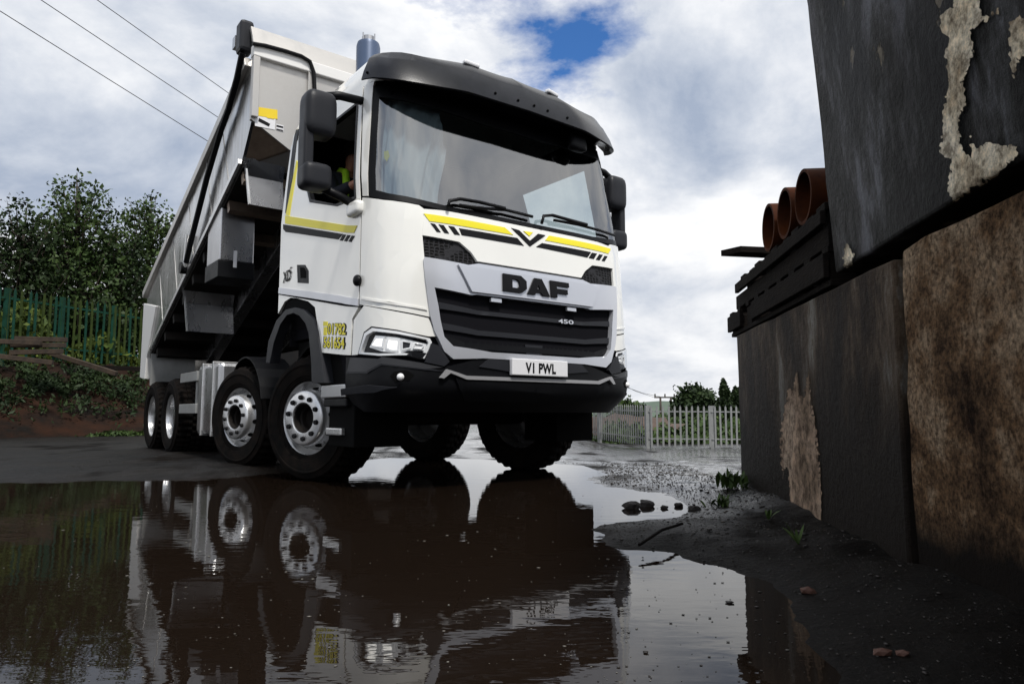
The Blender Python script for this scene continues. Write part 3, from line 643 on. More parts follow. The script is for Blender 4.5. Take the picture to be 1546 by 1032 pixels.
for kind in ('front','rear'):
    d=wheel_parts(kind); o={}
    for k in ('tyre','rim','hub'):
        bm,m,sm=d[k]; x=obj(k,bm,m,None,smooth=sm); o[k]=x.data; bpy.data.objects.remove(x)
    bm=bmesh.new(); bmesh.ops.create_cone(bm,segments=6,radius1=.022,radius2=.019,depth=.022,cap_ends=True,matrix=Matrix.Rotation(PI/2,4,'X')); x=obj('nut',bm,'ink',None,bevel=0); o['nut']=x.data; bpy.data.objects.remove(x)
    bm=bmesh.new(); bmesh.ops.create_circle(bm,cap_ends=True,segments=14,radius=.030,matrix=Matrix.Rotation(PI/2,4,'X')@Matrix.Diagonal((.8,1,1,1))); x=obj('vent',bm,'void',None); o['vent']=x.data; bpy.data.objects.remove(x)
    wmesh[kind]=(o,d['nuts'],d['vents'])
def place_wheel(kind,x,sg,y_out,steer=0,spin=0):
    o,nuts,vents=wmesh[kind]
    w=bpy.data.objects.new('wheel',o['rim']); link(w,truck); w.location=(x,sg*y_out,.512)
    rz=(0 if sg<0 else PI)+R(steer); w.rotation_euler=(Matrix.Rotation(rz,4,'Z')@Matrix.Rotation(spin,4,'Y')).to_euler()
    for n in ('tyre','hub'): link(bpy.data.objects.new(n,o[n]),w)
    for r,y,a in nuts:
        q=bpy.data.objects.new('wheel_nut',o['nut']); link(q,w); q.location=(r*math.cos(a),y-.010,r*math.sin(a))
    for r,y,a in vents:
        q=bpy.data.objects.new('vent_hole',o['vent']); link(q,w)
        # lie on the cone of the disc
        n=Vector((math.cos(a)*.9,-.35,math.sin(a)*.9)).normalized(); q.location=Vector((r*math.cos(a),y,r*math.sin(a)))+n*.004
        q.rotation_euler=n.to_track_quat('-Y','X').to_euler()
    if kind=='rear':
        t=bpy.data.objects.new('tyre',o['tyre']); link(t,w); t.location=(0,.36,0)
for sg in (-1,1):
    place_wheel('front',AX[0],sg,1.20,20,.2); place_wheel('front',AX[1],sg,1.20,16,.5)
    place_wheel('rear',AX[2],sg,1.20,0,.1); place_wheel('rear',AX[3],sg,1.20,0,.4)
# ---- raised body. local frame: u forward along the floor, w normal to it
TILT=R(22.2); HX,HZ=-6.46,1.462
def BP(u,y,w): return Vector((HX+u*math.cos(TILT)-w*math.sin(TILT),y,HZ+u*math.sin(TILT)+w*math.cos(TILT)))
LEN=(-2.06-HX)/math.cos(TILT)
top_f=on_axis(372,93,1,-1.25); top_r=on_axis(216,450,1,-1.25)
def uw(p): 
    dx,dz=p.x-HX,p.z-HZ; return (dx*math.cos(TILT)+dz*math.sin(TILT),-dx*math.sin(TILT)+dz*math.cos(TILT))
tf,tr=uw(top_f),uw(top_r)
hb=uw(on_axis(378,180,1,-1.25)); ht=uw(on_axis(383,85,1,-1.25))
for sg in (-1,1):
    b=bmesh.new(); side=[(0,0),(LEN,0),hb,ht,(tf[0],tf[1]-.02),(tr[0]+.35,tr[1]-.02),(-.30,.35)]
    prism(b,[BP(u,sg*1.235,w) for u,w in side],(0,-sg*.04,0)); bs=obj('body_side',b,'body_alu',truck)
    b=bmesh.new(); beam(b,BP(tr[0]+.1,sg*1.235,tr[1]-.0),BP(tf[0]+.02,sg*1.235,tf[1]-.02),.09,.12,up=(-math.sin(TILT),0,math.cos(TILT))); obj('top_rail',b,'pale_alu',bs,bevel=.01)
    b=bmesh.new(); beam(b,BP(0,sg*1.24,.03),BP(LEN,sg*1.24,.03),.05,.06,up=(-math.sin(TILT),0,math.cos(TILT))); obj('bottom_rail',b,'alloy',bs)
    # roll-over sheet pole along the side
    pts=[(366,80),(358,118),(345,165),(334,195),(312,270),(287,369),(281,396)]
    b=bmesh.new(); tube(b,[Vector((p.x,sg*1.30,p.z)) for p in (on_axis(u,v,1,-1.30) for u,v in pts)],.035,10); obj('sheet_pole',b,'black_plastic',bs,smooth='auto')
    p=on_axis(279,405,1,-1.28); b=bmesh.new(); tube(b,[(p.x,sg*1.20,p.z),(p.x,sg*1.34,p.z)],.075,14); obj('pole_pivot',b,'black_plastic',bs,smooth='auto')
    p=on_axis(281,385,1,-1.28); b=bmesh.new(); tube(b,[(p.x,sg*1.29,p.z-.2),(p.x+.1,sg*1.29,p.z+.25)],.03,10); obj('sheet_spring',b,'alloy',bs,smooth='auto')
    # sheet end box at the top corner
    pt=on_axis(369,57,1,-1.27); b=bmesh.new(); box(b,pt.x-.10,pt.x+.10,min(sg*1.19,sg*1.34),max(sg*1.19,sg*1.34),pt.z-.19,pt.z+.17); obj('sheet_box',b,'grey_plastic',bs,bevel=.04)
    b=bmesh.new(); box(b,pt.x-.20,pt.x-.10,min(sg*1.27,sg*1.34),max(sg*1.27,sg*1.34),pt.z-.08,pt.z+.05); obj('sheet_bracket',b,'steel',bs)
    # rear post
    rp=[on_axis(u,v,1,-1.25) for u,v in ((219,458),(237,462),(234,480),(223,540),(220,572),(213,570))]
    b=bmesh.new(); prism(b,[(p.x,sg*1.27,p.z) for p in rp],(0,-sg*.08,0)); obj('rear_post',b,'body_white',bs,bevel=.008)
    # seams on the side sheet
    for u in (.9,1.8,2.7,3.6,4.3):
        b=bmesh.new(); beam(b,BP(u,sg*1.236,.06),BP(u-.05,sg*1.236,tr[1]+(tf[1]-tr[1])*u/LEN-.08),.008,.012,up=(1,0,0)); obj('side_seam',b,'seam',bs)
    # stone guards hung from the floor
    for (u,v),yin,drop,lean,m,mname in (((366,237),.78,.50,.06,'steel','stone_guard'),((274,432),.55,.60,.08,'steel','stone_guard')):
        p=on_axis(u,v,1,-1.25); k=.09
        poly=[(p.x,sg*1.25,p.z),(p.x,sg*yin,p.z+.03),(p.x-.06,sg*yin,p.z-drop*.35),(p.x-.02,sg*(yin-.01),p.z-drop),(p.x-.02,sg*(1.25-k),p.z-drop),(p.x-.06,sg*(1.25-k*.6),p.z-drop*.35)]
        b=bmesh.new()
        A=[b.verts.new(q) for q in poly]; b.faces.new((A[0],A[1],A[2],A[5])); b.faces.new((A[5],A[2],A[3],A[4])); g=bmesh.ops.solidify(b,geom=b.faces[:],thickness=.012); obj('stone_guard',b,m,truck)
        b=bmesh.new(); beam(b,(p.x-.06,sg*1.20,p.z-.02),(p.x-.02,sg*(1.25-k-.01),p.z-drop),.02,.035,up=(1,0,0)); obj('guard_edge',b,'alloy',truck)
    p=on_axis(333,315,1,-1.25); b=bmesh.new(); box(b,p.x-.55,p.x,min(sg*1.24,sg*.85),max(sg*1.24,sg*.85),p.z-.60,p.z+.02); bx=obj('side_locker',b,'steel',truck,bevel=.012)
    b=bmesh.new(); box(b,p.x-.55,p.x+.012,min(sg*1.255,sg*.84),max(sg*1.255,sg*.84),p.z-.80,p.z-.60); obj('locker_skirt',b,'black_plastic',bx,bevel=.008)
    if sg<0:
        b=bmesh.new(); q=on_axis(355,391,0,p.x+.014); box(b,p.x+.013,p.x+.017,q.y-.02,q.y+.02,q.z-.10,q.z+.10); obj('locker_sticker',b,'plate_white',bx)
    # rear mud plate
    q0=on_axis(223,540,0,-6.35); q1=on_axis(283,578,0,-6.35); b=bmesh.new(); box(b,-6.36,-6.33,min(sg*1.24,sg*.60),max(sg*1.24,sg*.60),.98,1.47); obj('mud_plate',b,'galv',truck)
    # floor runners and mudguards over the tandem
    b=bmesh.new(); beam(b,BP(-.1,sg*.43,-.16),BP(LEN+.35,sg*.43,-.16),.16,.22,up=(-math.sin(TILT),0,math.cos(TILT))); obj('floor_runner',b,'steel',truck,bevel=.01)
    b=bmesh.new(); beam(b,(-6.7,sg*.42,1.17),(-1.0,sg*.42,1.17),.10,.20); obj('subframe_rail',b,'dark_metal',truck)
b=bmesh.new(); prism(b,[BP(u,-1.22,w) for u,w in ((-.05,-.04),(LEN,-.04),(LEN,.02),(-.05,.02))],(0,2.44,0)); obj('body_floor',b,'dark_metal',truck)
for k in range(9):
    u=.3+k*(LEN-.4)/8; b=bmesh.new(); beam(b,BP(u,-1.2,-.11),BP(u,1.2,-.11),.08,.13,up=(-math.sin(TILT),0,math.cos(TILT))); obj('floor_bearer',b,'tan_steel' if k>5 else 'dark_metal',truck)
# headboard
hx_b=on_axis(378,180,1,-1.25); hx_t=on_axis(383,85,1,-1.25); fx=(hx_b.x+hx_t.x)/2
zhb=hx_b.z; zlow=on_axis(437,226,0,fx).z; ylow=on_axis(437,226,0,fx).y; zht=hx_t.z
b=bmesh.new(); prism(b,[(fx,y,z) for y,z in ((-1.25,zhb),(ylow,zlow),(-ylow,zlow),(1.25,zhb),(1.25,zht),(-1.25,zht))],(-.05,0,0)); hbd=obj('headboard',b,'pale_alu',truck)
b=bmesh.new(); prism(b,[(fx-.02,ylow,zlow+.01),(fx-.02,-ylow,zlow+.01),(BP(LEN,0,0).x,1.2,BP(LEN,0,0).z),(BP(LEN,0,0).x,-1.2,BP(LEN,0,0).z)],(-.03,0,-.01)); obj('headboard_toe',b,'pale_alu',hbd)
for sg in (-1,1):
    b=bmesh.new(); prism(b,[(fx-.02,sg*1.23,zhb+.01),(fx-.02,-sg*abs(ylow)*-1,zlow+.01),(BP(LEN,0,0).x,sg*1.2,BP(LEN,0,0).z)],(-.03,0,-.02)); obj('headboard_toe',b,'tan_steel',hbd)
b=bmesh.new(); box(b,fx-.06,fx+.05,-1.26,1.26,zht,zht+.13); obj('headboard_rail',b,'body_white',hbd,bevel=.01)
z1t=on_axis(381,35,0,fx-.05).z
b=bmesh.new(); prism(b,[(fx+.01,-1.25,zht+.13),(fx-.03,-1.25,zht+.13),(fx-.16,-1.25,z1t),(fx-.12,-1.25,z1t)],(0,2.5,0)); obj('spill_plate',b,'pale_alu',hbd)
for y in (-1.22,-.62,0,.62,1.22):
    b=bmesh.new(); box(b,fx,fx+.045,y-.035,y+.035,zlow+.02 if abs(y)<abs(ylow) else zhb+.02,zht); obj('headboard_rib',b,'pale_alu',hbd,bevel=.006)
# hose on the headboard
hp=[on_axis(u,v,0,fx+.07) for u,v in ((381,66),(400,69),(430,77),(455,85),(468,93),(474,110),(476,150))]
b=bmesh.new(); tube(b,hp,.022,8); obj('hose',b,'ink',hbd,smooth='auto')
# stickers
def sticker(pts,m,name,dx=.006):
    b=bmesh.new(); prism(b,[on_axis(u,v,0,fx+dx) for u,v in pts],(-.004,0,0)); return obj(name,b,m,hbd)
sticker(((386,161),(419,166),(419,180),(386,174)),'sticker_yellow','warning_sticker')
sticker(((385.5,174.5),(416,180),(415,196),(385,190)),'plate_white','warning_sticker')
sticker(((417,187),(428,189.5),(428,199),(417,196)),'plate_white','warning_sticker')
sticker(((391,178),(408,187),(406,191),(390,183)),'ink','sticker_print',.009)
sticker(((417.5,188.5),(427.5,191),(427.5,193.5),(417.5,191)),'ink','sticker_print',.009)
sticker(((408,174),(414,180),(403,178)),'sticker_yellow','sticker_print',.010)
sticker(((417.5,194),(427.5,196.5),(427.5,198),(417.5,195.5)),'ink','sticker_print',.009)
# tailgate
b=bmesh.new(); prism(b,[(-6.95,-1.2,1.15),(-7.0,-1.2,1.15),(-7.12,-1.2,2.45),(-7.07,-1.2,2.45)],(0,2.4,0)); obj('tailgate',b,'body_alu',truck)
# tipping ram
b=bmesh.new(); tube(b,[(-1.35,0,.9),(-1.50,0,2.4),(-1.62,0,3.9)],[.13,.10,.08],16); obj('tipping_ram',b,'steel',truck,smooth='auto')
# seats and wheel
for y in (-.70,.66):
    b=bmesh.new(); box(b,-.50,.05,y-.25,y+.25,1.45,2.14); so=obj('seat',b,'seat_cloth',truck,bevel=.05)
    b=bmesh.new(); prism(b,[(-.42,y-.22,2.1),(-.52,y-.22,2.1),(-.59,y-.20,2.78),(-.52,y-.20,2.78)],(0,.42,0)); obj('seat_back',b,'seat_cloth',so,bevel=.05)
bm=bmesh.new(); Msw=Matrix.Translation((.58,-.68,2.22))@Matrix.Rotation(R(-50),4,'Y'); seg=28
pts=[Msw@Vector((.22*math.cos(2*PI*k/seg),.22*math.sin(2*PI*k/seg),0)) for k in range(seg)]
tube(bm,pts+[pts[0]],.016,8,cap=False); tube(bm,[Msw@Vector((0,-.2,0)),Msw@Vector((0,.2,0))],.015,6); tube(bm,[Msw@Vector((0,0,0)),Msw@Vector((0,0,-.4))],.03,8); obj('steering_wheel',bm,'black_plastic',truck,smooth='auto')
# ------------------------------------------------------------------ driver, seated at the open window
def skinned(name,verts,edges,radii,m,parent,sub=2):
    me=bpy.data.meshes.new(name); me.from_pydata(verts,edges,[]); o=bpy.data.objects.new(name,me); me.materials.append(MATS[m]); link(o,parent)
    md=o.modifiers.new('skin','SKIN'); 
    for i,r in enumerate(radii): 
        sv=me.skin_vertices[0].data[i]; sv.radius=(r,r) if not isinstance(r,tuple) else r
    me.skin_vertices[0].data[0].use_root=True
    ss_=o.modifiers.new('sub','SUBSURF'); ss_.levels=sub; ss_.render_levels=sub
    md.use_smooth_shade=True
    return o
hd=on_axis(533,240,1,-.76)
drv=empty('person',TRUCK_M@Vector((hd.x-.12,-.74,hd.z-.70)),YAW-PI/2,'driver in a yellow high-visibility vest sitting at the open cab window','person')
H=.70
V_=[(0,0,.10),(0,0,.30),(.02,0,.50),(.05,0,H-.12),(.10,0,H-.02),(.11,0,H+.10)]
rr=[(.15,.13),(.15,.12),(.16,.12),.06,(.085,.10),.07]
V_+=[(.02,-.20,.50),(.22,-.25,.28),(.48,-.16,.34),(.56,-.14,.36),(.02,.20,.50),(.22,.25,.28),(.48,.16,.34),(.56,.14,.36)]
rr+=[.07,.05,.038,.04,.07,.05,.038,.04]
V_+=[(.05,-.11,.06),(.45,-.13,.10),(.52,-.13,-.30),(.62,-.13,-.34),(.05,.11,.06),(.45,.13,.10),(.52,.13,-.30),(.62,.13,-.34)]
rr+=[.09,.07,.05,.04,.09,.07,.05,.04]
E_=[(0,1),(1,2),(2,3),(3,4),(4,5),(2,6),(6,7),(7,8),(8,9),(2,10),(10,11),(11,12),(12,13),(0,14),(14,15),(15,16),(16,17),(0,18),(18,19),(19,20),(20,21)]
body=skinned('body',V_,E_,rr,'skin',drv)
skinned('shirt',[(0,0,.08),(0,0,.30),(.02,0,.50),(.04,0,.56),(.02,-.20,.50),(.22,-.25,.28),(.46,-.17,.335),(.02,.20,.50),(.22,.25,.28),(.46,.17,.335)],[(0,1),(1,2),(2,3),(2,4),(4,5),(5,6),(2,7),(7,8),(8,9)],[(.165,.15),(.165,.135),(.165,.13),.075,.085,.065,.05,.085,.065,.05],'cloth_navy',drv)
for y in (-.10,.10):
    bm=bmesh.new(); tube(bm,[(.13,y*1.1,.05),(.165,y*1.1,.25),(.165,y,.42),(.12,y*.9,.56),(.02,y*.9,.60),(-.10,y*.9,.54)],.034,8); obj('vest_stripe',bm,'hivis',drv,smooth=True)
bm=bmesh.new(); bmesh.ops.create_uvsphere(bm,u_segments=20,v_segments=12,radius=.115,matrix=Matrix.Translation((.085,0,H+.085))@Matrix.Diagonal((1.0,.85,.85,1))); obj('hair',bm,'hair',drv,smooth=True)
bm=bmesh.new(); tube(bm,[(.18,0,H+.05),(.215,0,H),(.19,0,H-.02)],[.012,.018,.012],8); obj('nose',bm,'skin',drv,smooth=True)
for y in (-.038,.038):
    bm=bmesh.new(); bmesh.ops.create_uvsphere(bm,u_segments=8,v_segments=6,radius=.014,matrix=Matrix.Translation((.182,y,H+.045))); obj('eye',bm,'ink',drv,smooth=True)
# ------------------------------------------------------------------ GROUND AND WATER
pud=[(-900,1500),(-700,742),(-300,735),(0,728),(150,724),(300,722),(420,716),(470,708),(545,694),(600,690.5),(660,692),(720,694.5),(800,699),(860,703),(893,716),(905,734),(960,741),(1000,742),(1040,755),(1058,771),(1030,781),(960,789),(908,800),(900,815),(935,831),(1000,835),(1060,849),(1120,862),(1185,880),(1225,930),(1262,990),(1290,1080),(1330,1500)]
PUD=np.array([[*on_ground(u,v)[:2]] for u,v in pud])
def sdf(P,poly):
    """signed distance, negative inside"""
    d=np.full(len(P),1e9); inside=np.zeros(len(P),bool); n=len(poly)
    for i in range(n):
        a,b=poly[i],poly[(i+1)%n]; e=b-a; w=P-a; t=np.clip((w@e)/(e@e),0,1); d=np.minimum(d,np.hypot(*(w-t[:,None]*e).T))
        c=((a[1]>P[:,1])!=(b[1]>P[:,1])); 
        with np.errstate(divide='ignore',invalid='ignore'): xi=(b[0]-a[0])*(P[:,1]-a[1])/(b[1]-a[1])+a[0]
        inside^=c&(P[:,0]<xi)
    return np.where(inside,-d,d)
def vnoise(x,y,sc,seed):
    r=np.random.default_rng(seed); T=r.random((64,64)); x=x*sc; y=y*sc; i=np.floor(x).astype(int); j=np.floor(y).astype(int); fx=x-i; fy=y-j
    fx=fx*fx*(3-2*fx); fy=fy*fy*(3-2*fy); g=lambda a,b:T[a%64,b%64]
    return (g(i,j)*(1-fx)+g(i+1,j)*fx)*(1-fy)+(g(i,j+1)*(1-fx)+g(i+1,j+1)*fx)*fy-.5
def sstep(a,b,x): t=np.clip((x-a)/(b-a),0,1); return t*t*(3-2*t)
def wall_x(y): return 1.6+.105*(y-5.0)
def ground_z(X,Y):
    P=np.stack([X,Y],1); near=(np.abs(X)<14)&(Y>-3)&(Y<20)
    d=np.full(len(X),5.0); d[near]=sdf(P[near],PUD)
    d=d+.20*vnoise(X,Y,2.2,1)*np.clip(Y/4,.25,1)+.10*vnoise(X,Y,7,2)*np.clip(Y/4,.4,1)+.05*vnoise(X,Y,17,12)*np.clip(Y/4,.4,1)
    z=np.where(d<0,np.maximum(-.05,d*.25),np.minimum(.030,d*.10))
    fade=np.exp(-np.maximum(Y-8,0)/12)
    out=np.clip(d/.3,0,1)
    z=z+out*(.020*vnoise(X,Y,1.6,3)+.022*vnoise(X,Y,5,4)+.012*vnoise(X,Y,14,5)*(Y<9))*np.clip(fade+.4,0,1)
    # falls away beyond the truck's nearside
    k=sstep(-2.5,2.5,X-.10*(Y-8)); z=z-k*np.minimum(np.maximum(Y-6.2,0)*.040,1.0)
    # spoil heaped along the concrete blocks
    w=wall_x(Y)-X; on=(Y<5.6)&(Y>-2); hp=np.where(on,np.exp(-np.maximum(w,0)/.22)*(.035+.05*vnoise(X,Y,4,6)+.02*vnoise(X,Y,11,7)),0)*out*sstep(5.6,4.6,Y)
    return z+hp
gx=np.concatenate([-np.geomspace(1,400,40)[::-1]*4-6+4,np.arange(-6,4.5,.045),np.geomspace(1,400,40)*4+4.5-4+.05]); gx=np.unique(np.round(gx,4))
gy=np.concatenate([[-40,-15,-6,-3,-1.5,-.5,.2,.7],np.arange(1.0,8.5,.045),8.5+np.geomspace(.06,1500,90)]); gy=np.unique(np.round(gy,4))
XX,YY=np.meshgrid(gx,gy,indexing='ij'); ZZ=ground_z(XX.ravel(),YY.ravel())
nx,ny=len(gx),len(gy); V=np.stack([XX.ravel(),YY.ravel(),ZZ],1)
ii,jj=np.meshgrid(np.arange(nx-1),np.arange(ny-1),indexing='ij'); a=(ii*ny+jj).ravel(); Fq=np.stack([a,a+ny,a+ny+1,a+1],1)
def np_mesh(name,V,Fq):
    me=bpy.data.meshes.new(name); me.vertices.add(len(V)); me.vertices.foreach_set('co',np.asarray(V,np.float32).ravel()); k=Fq.shape[1]
    me.loops.add(Fq.size); me.loops.foreach_set('vertex_index',Fq.ravel().astype(np.int32)); me.polygons.add(len(Fq)); me.polygons.foreach_set('loop_start',np.arange(0,Fq.size,k,dtype=np.int32)); me.polygons.foreach_set('loop_total',np.full(len(Fq),k,dtype=np.int32)); me.update(calc_edges=True); me.validate(); return me
def ground_mat():
    m=bpy.data.materials.new('wet_ground'); m.use_nodes=True; nt=m.node_tree; N=nt.nodes; L=nt.links; b=N['Principled BSDF']; tc=N.new('ShaderNodeTexCoord')
    def noise(sc,det=6,rg=.6,st=None):
        n=N.new('ShaderNodeTexNoise'); n.inputs['Scale'].default_value=sc; n.inputs['Detail'].default_value=det; n.inputs['Roughness'].default_value=rg
        if st:
            mp=N.new('ShaderNodeMapping'); mp.inputs['Scale'].default_value=st; L.new(tc.outputs['Object'],mp.inputs[0]); L.new(mp.outputs[0],n.inputs[0])
        else: L.new(tc.outputs['Object'],n.inputs[0])
        return n.outputs['Fac']
    def ramp(v,p0,c0,p1,c1):
        r=N.new('ShaderNodeValToRGB'); L.new(v,r.inputs[0]); e=r.color_ramp.elements; e[0].position=p0; e[0].color=(*c0,1); e[1].position=p1; e[1].color=(*c1,1); return r.outputs[0]
    c1=ramp(noise(1.3),.35,(.0028,.0022,.0018),.65,(.011,.0085,.0065)); c2=ramp(noise(85,5,.8),.46,(.35,.35,.35),.72,(3.2,2.9,2.6))
    mx=N.new('ShaderNodeMix'); mx.data_type='RGBA'; mx.blend_type='MULTIPLY'; mx.inputs[0].default_value=.8; L.new(c1,mx.inputs[6]); L.new(c2,mx.inputs[7]); L.new(mx.outputs[2],b.inputs['Base Color'])
    wet=ramp(noise(.9,5,.6,(1,.55,1)),.36,(0,0,0),.47,(1,1,1))
    # standing wet lies in the open yard; the spoil by the wall and the track on the other side drain dry
    sx=N.new('ShaderNodeSeparateXYZ'); L.new(tc.outputs['Object'],sx.inputs[0])
    def mrange(o,a,b,c,d):
        q=N.new('ShaderNodeMapRange'); q.interpolation_type='SMOOTHSTEP'; L.new(o,q.inputs[0]); q.inputs[1].default_value=a; q.inputs[2].default_value=b; q.inputs[3].default_value=c; q.inputs[4].default_value=d; return q.outputs[0]
    def mul(a,b):
        q=N.new('ShaderNodeMath'); q.operation='MULTIPLY'; L.new(a,q.inputs[0]); L.new(b,q.inputs[1]); return q.outputs[0]
    wet=mul(wet,mul(mul(mrange(sx.outputs[1],30,38,1,0),mrange(sx.outputs[1],2.6,5.2,.12,1)),mrange(sx.outputs[0],-3.2,-1.6,.30,1)))
    rg=N.new('ShaderNodeMapRange'); L.new(wet,rg.inputs[0]); rg.inputs[3].default_value=.62; rg.inputs[4].default_value=.06; L.new(rg.outputs[0],b.inputs['Roughness'])
    sp=N.new('ShaderNodeMapRange'); L.new(wet,sp.inputs[0]); sp.inputs[3].default_value=.06; sp.inputs[4].default_value=.5; L.new(sp.outputs[0],b.inputs['Specular IOR Level'])
    bp=N.new('ShaderNodeBump'); bp.inputs['Distance'].default_value=.03; L.new(noise(45,8,.7),bp.inputs['Height'])
    st=N.new('ShaderNodeMapRange'); L.new(wet,st.inputs[0]); st.inputs[3].default_value=.9; st.inputs[4].default_value=.10; L.new(st.outputs[0],bp.inputs['Strength'])
    bp2=N.new('ShaderNodeBump'); bp2.inputs['Distance'].default_value=.07; bp2.inputs['Strength'].default_value=.8; L.new(noise(14,8,.75),bp2.inputs['Height']); st2=N.new('ShaderNodeMapRange'); L.new(wet,st2.inputs[0]); st2.inputs[3].default_value=.9; st2.inputs[4].default_value=.10; L.new(st2.outputs[0],bp2.inputs['Strength']); L.new(bp2.outputs[0],bp.inputs['Normal']); L.new(bp.outputs[0],b.inputs['Normal'])
    MATS['wet_ground']=m
ground_mat()
tag(obj_me('ground',np_mesh('ground',V,Fq),'wet_ground',None,smooth=True),kind='structure')
def water_mat():
    m=bpy.data.materials.new('puddle_water'); m.use_nodes=True; nt=m.node_tree; N=nt.nodes; L=nt.links; b=N['Principled BSDF']
    b.inputs['Base Color'].default_value=(.010,.0065,.0045,1); b.inputs['Roughness'].default_value=.015; b.inputs['IOR'].default_value=1.31
    tc=N.new('ShaderNodeTexCoord'); mp=N.new('ShaderNodeMapping'); mp.inputs['Scale'].default_value=(1,2.2,1); L.new(tc.outputs['Object'],mp.inputs[0])
    n=N.new('ShaderNodeTexNoise'); n.inputs['Scale'].default_value=5.5; n.inputs['Detail'].default_value=3; L.new(mp.outputs[0],n.inputs[0])
    bp=N.new('ShaderNodeBump'); bp.inputs['Strength'].default_value=.075; bp.inputs['Distance'].default_value=.010; L.new(n.outputs['Fac'],bp.inputs['Height']); L.new(bp.outputs[0],b.inputs['Normal']); MATS['puddle_water']=m
water_mat()
cen=PUD.mean(0); bm=bmesh.new()
grow=[]
for i,p in enumerate(PUD):
    e=PUD[(i+1)%len(PUD)]-PUD[i-1]; nrm=np.array([e[1],-e[0]]); nrm/=np.linalg.norm(nrm)
    if sdf((p+nrm*.02)[None],PUD)[0]<0: nrm=-nrm
    grow.append(p+nrm*.16)
vs=[bm.verts.new((p[0],p[1],0)) for p in grow]; es=[bm.edges.new((vs[i],vs[(i+1)%len(vs)])) for i in range(len(vs))]; bmesh.ops.triangle_fill(bm,edges=es,use_beauty=True)
tag(obj('puddle_water',bm,'puddle_water'),kind='structure')
for f in bpy.data.objects['puddle_water'].data.polygons:
    pass
def gz(x,y): return float(ground_z(np.array([x]),np.array([y]))[0])
# ------------------------------------------------------------------ stones, floating bits, weeds
def rock_mesh(seed,n=2):
    bm=bmesh.new(); bmesh.ops.create_icosphere(bm,subdivisions=n,radius=1); r=random.Random(seed)
    for v in bm.verts: v.co*=r.uniform(.75,1.15)
    for v in bm.verts: v.co.z*=.65
    me=bpy.data.meshes.new('rock'); bm.to_mesh(me); bm.free(); return me
for i,(u,v,r,lab) in enumerate(((953,767,.055,'larger dark wet stone standing in the puddle'),(976,764,.048,'rounded dark stone beside the larger stone in the puddle'),(970,757,.018,'tiny dark stone behind the two big puddle stones'),(1003,767,.024,'small flat stone between the big puddle stones and shore'),(1024,764,.030,'low stone near the muddy shore of the puddle'),(1048,771,.040,'wide low stone on the muddy edge of the puddle'))):
    p=on_ground(u,v); o=obj_me('rock',rock_mesh(i),'rock',None); o.location=(p.x,p.y,r*.25); o.scale=(r*.95,r*.75,r*.85); tag(o,lab,'stone','stones in the puddle')
def scatter(name,n,fn,size,m,flat=.6):
    base=rock_mesh(99,1); bv=np.array([v.co[:] for v in base.vertices]); bf=np.array([p.vertices[:] for p in base.polygons])
    P=np.zeros((0,3))
    while len(P)<n: P=np.concatenate([P,fn(n*2)])
    P=P[:n]; s=size*rng.lognormal(0,.55,n)*np.minimum(1,.3+.7*P[:,1]/4); a=rng.random(n)*6.28; c,q=np.cos(a)[:,None],np.sin(a)[:,None]
    X=bv[None,:,0]*s[:,None]; Y=bv[None,:,1]*(s*rng.uniform(.6,1,n))[:,None]; Z=bv[None,:,2]*s[:,None]*flat
    V=np.stack([X*c-Y*q+P[:,0:1],X*q+Y*c+P[:,1:2],Z+P[:,2:3]+(s*.15)[:,None]],2).reshape(-1,3); Ff=(bf[None]+(np.arange(n)*len(bv))[:,None,None]).reshape(-1,3)
    return obj_me(name,np_mesh(name,V,Ff),m)
def land(k,xmin=-9):
    y=rng.uniform(1.2,9,k); wx=wall_x(y); x=np.where(rng.random(k)<.35,rng.uniform(-4.5,wx+.1),rng.uniform(.125*y,wx)); z=ground_z(x,y)
    ok=((z>.004)|((y>6.3)&(x>.5)))&(x>xmin); return np.stack([x,y,z],1)[ok]
def afloat(k,u0,u1,v0,v1,dep):
    u=rng.uniform(u0,u1,k); v=rng.uniform(v0,v1,k); P=np.array([on_ground(a,b)[:] for a,b in zip(u,v)]); z=ground_z(P[:,0],P[:,1]); P[:,2]=.0005; return P[z<dep]
mat('grit',(.07,.058,.046),.8,base2=(.03,.024,.019),var=.2,vscale=30)
tag(scatter('gravel',9000,land,.0036,'rock'),'loose dark gravel and grit on the wet muddy ground','gravel',kind='stuff')
tag(scatter('pale_grit',2600,lambda k:land(k,.3),.0028,'grit'),'scattered pale grit on the dark mud beside the puddle','grit',kind='stuff')
tag(scatter('floating_debris',420,lambda k:afloat(k,0,1280,735,1030,-.012),.0035,'litter',.15),'small pale specks and leaf bits floating on the puddle','debris',kind='stuff')
tag(scatter('floating_leaves',110,lambda k:afloat(k,900,1260,840,1030,-.004),.0048,'rock',.25),'dark leaf scraps floating on the bright end of the puddle','debris',kind='stuff')
for i,(u,v,r,lab) in enumerate(((1220,873,.020,'reddish brick fragment on the mud below the smooth block'),(1332,963,.016,'small brick chip on the mud below the rough block'),(1362,967,.014,'pale brick chip beside the small brick chip'))):
    p=on_ground(u,v,.05); o=obj_me('brick_fragment',rock_mesh(40+i,1),'brick_bit'); o.location=(p.x,p.y,gz(p.x,p.y)+r*.3); o.scale=(r*1.4,r,r); tag(o,lab,'brick','brick fragments')
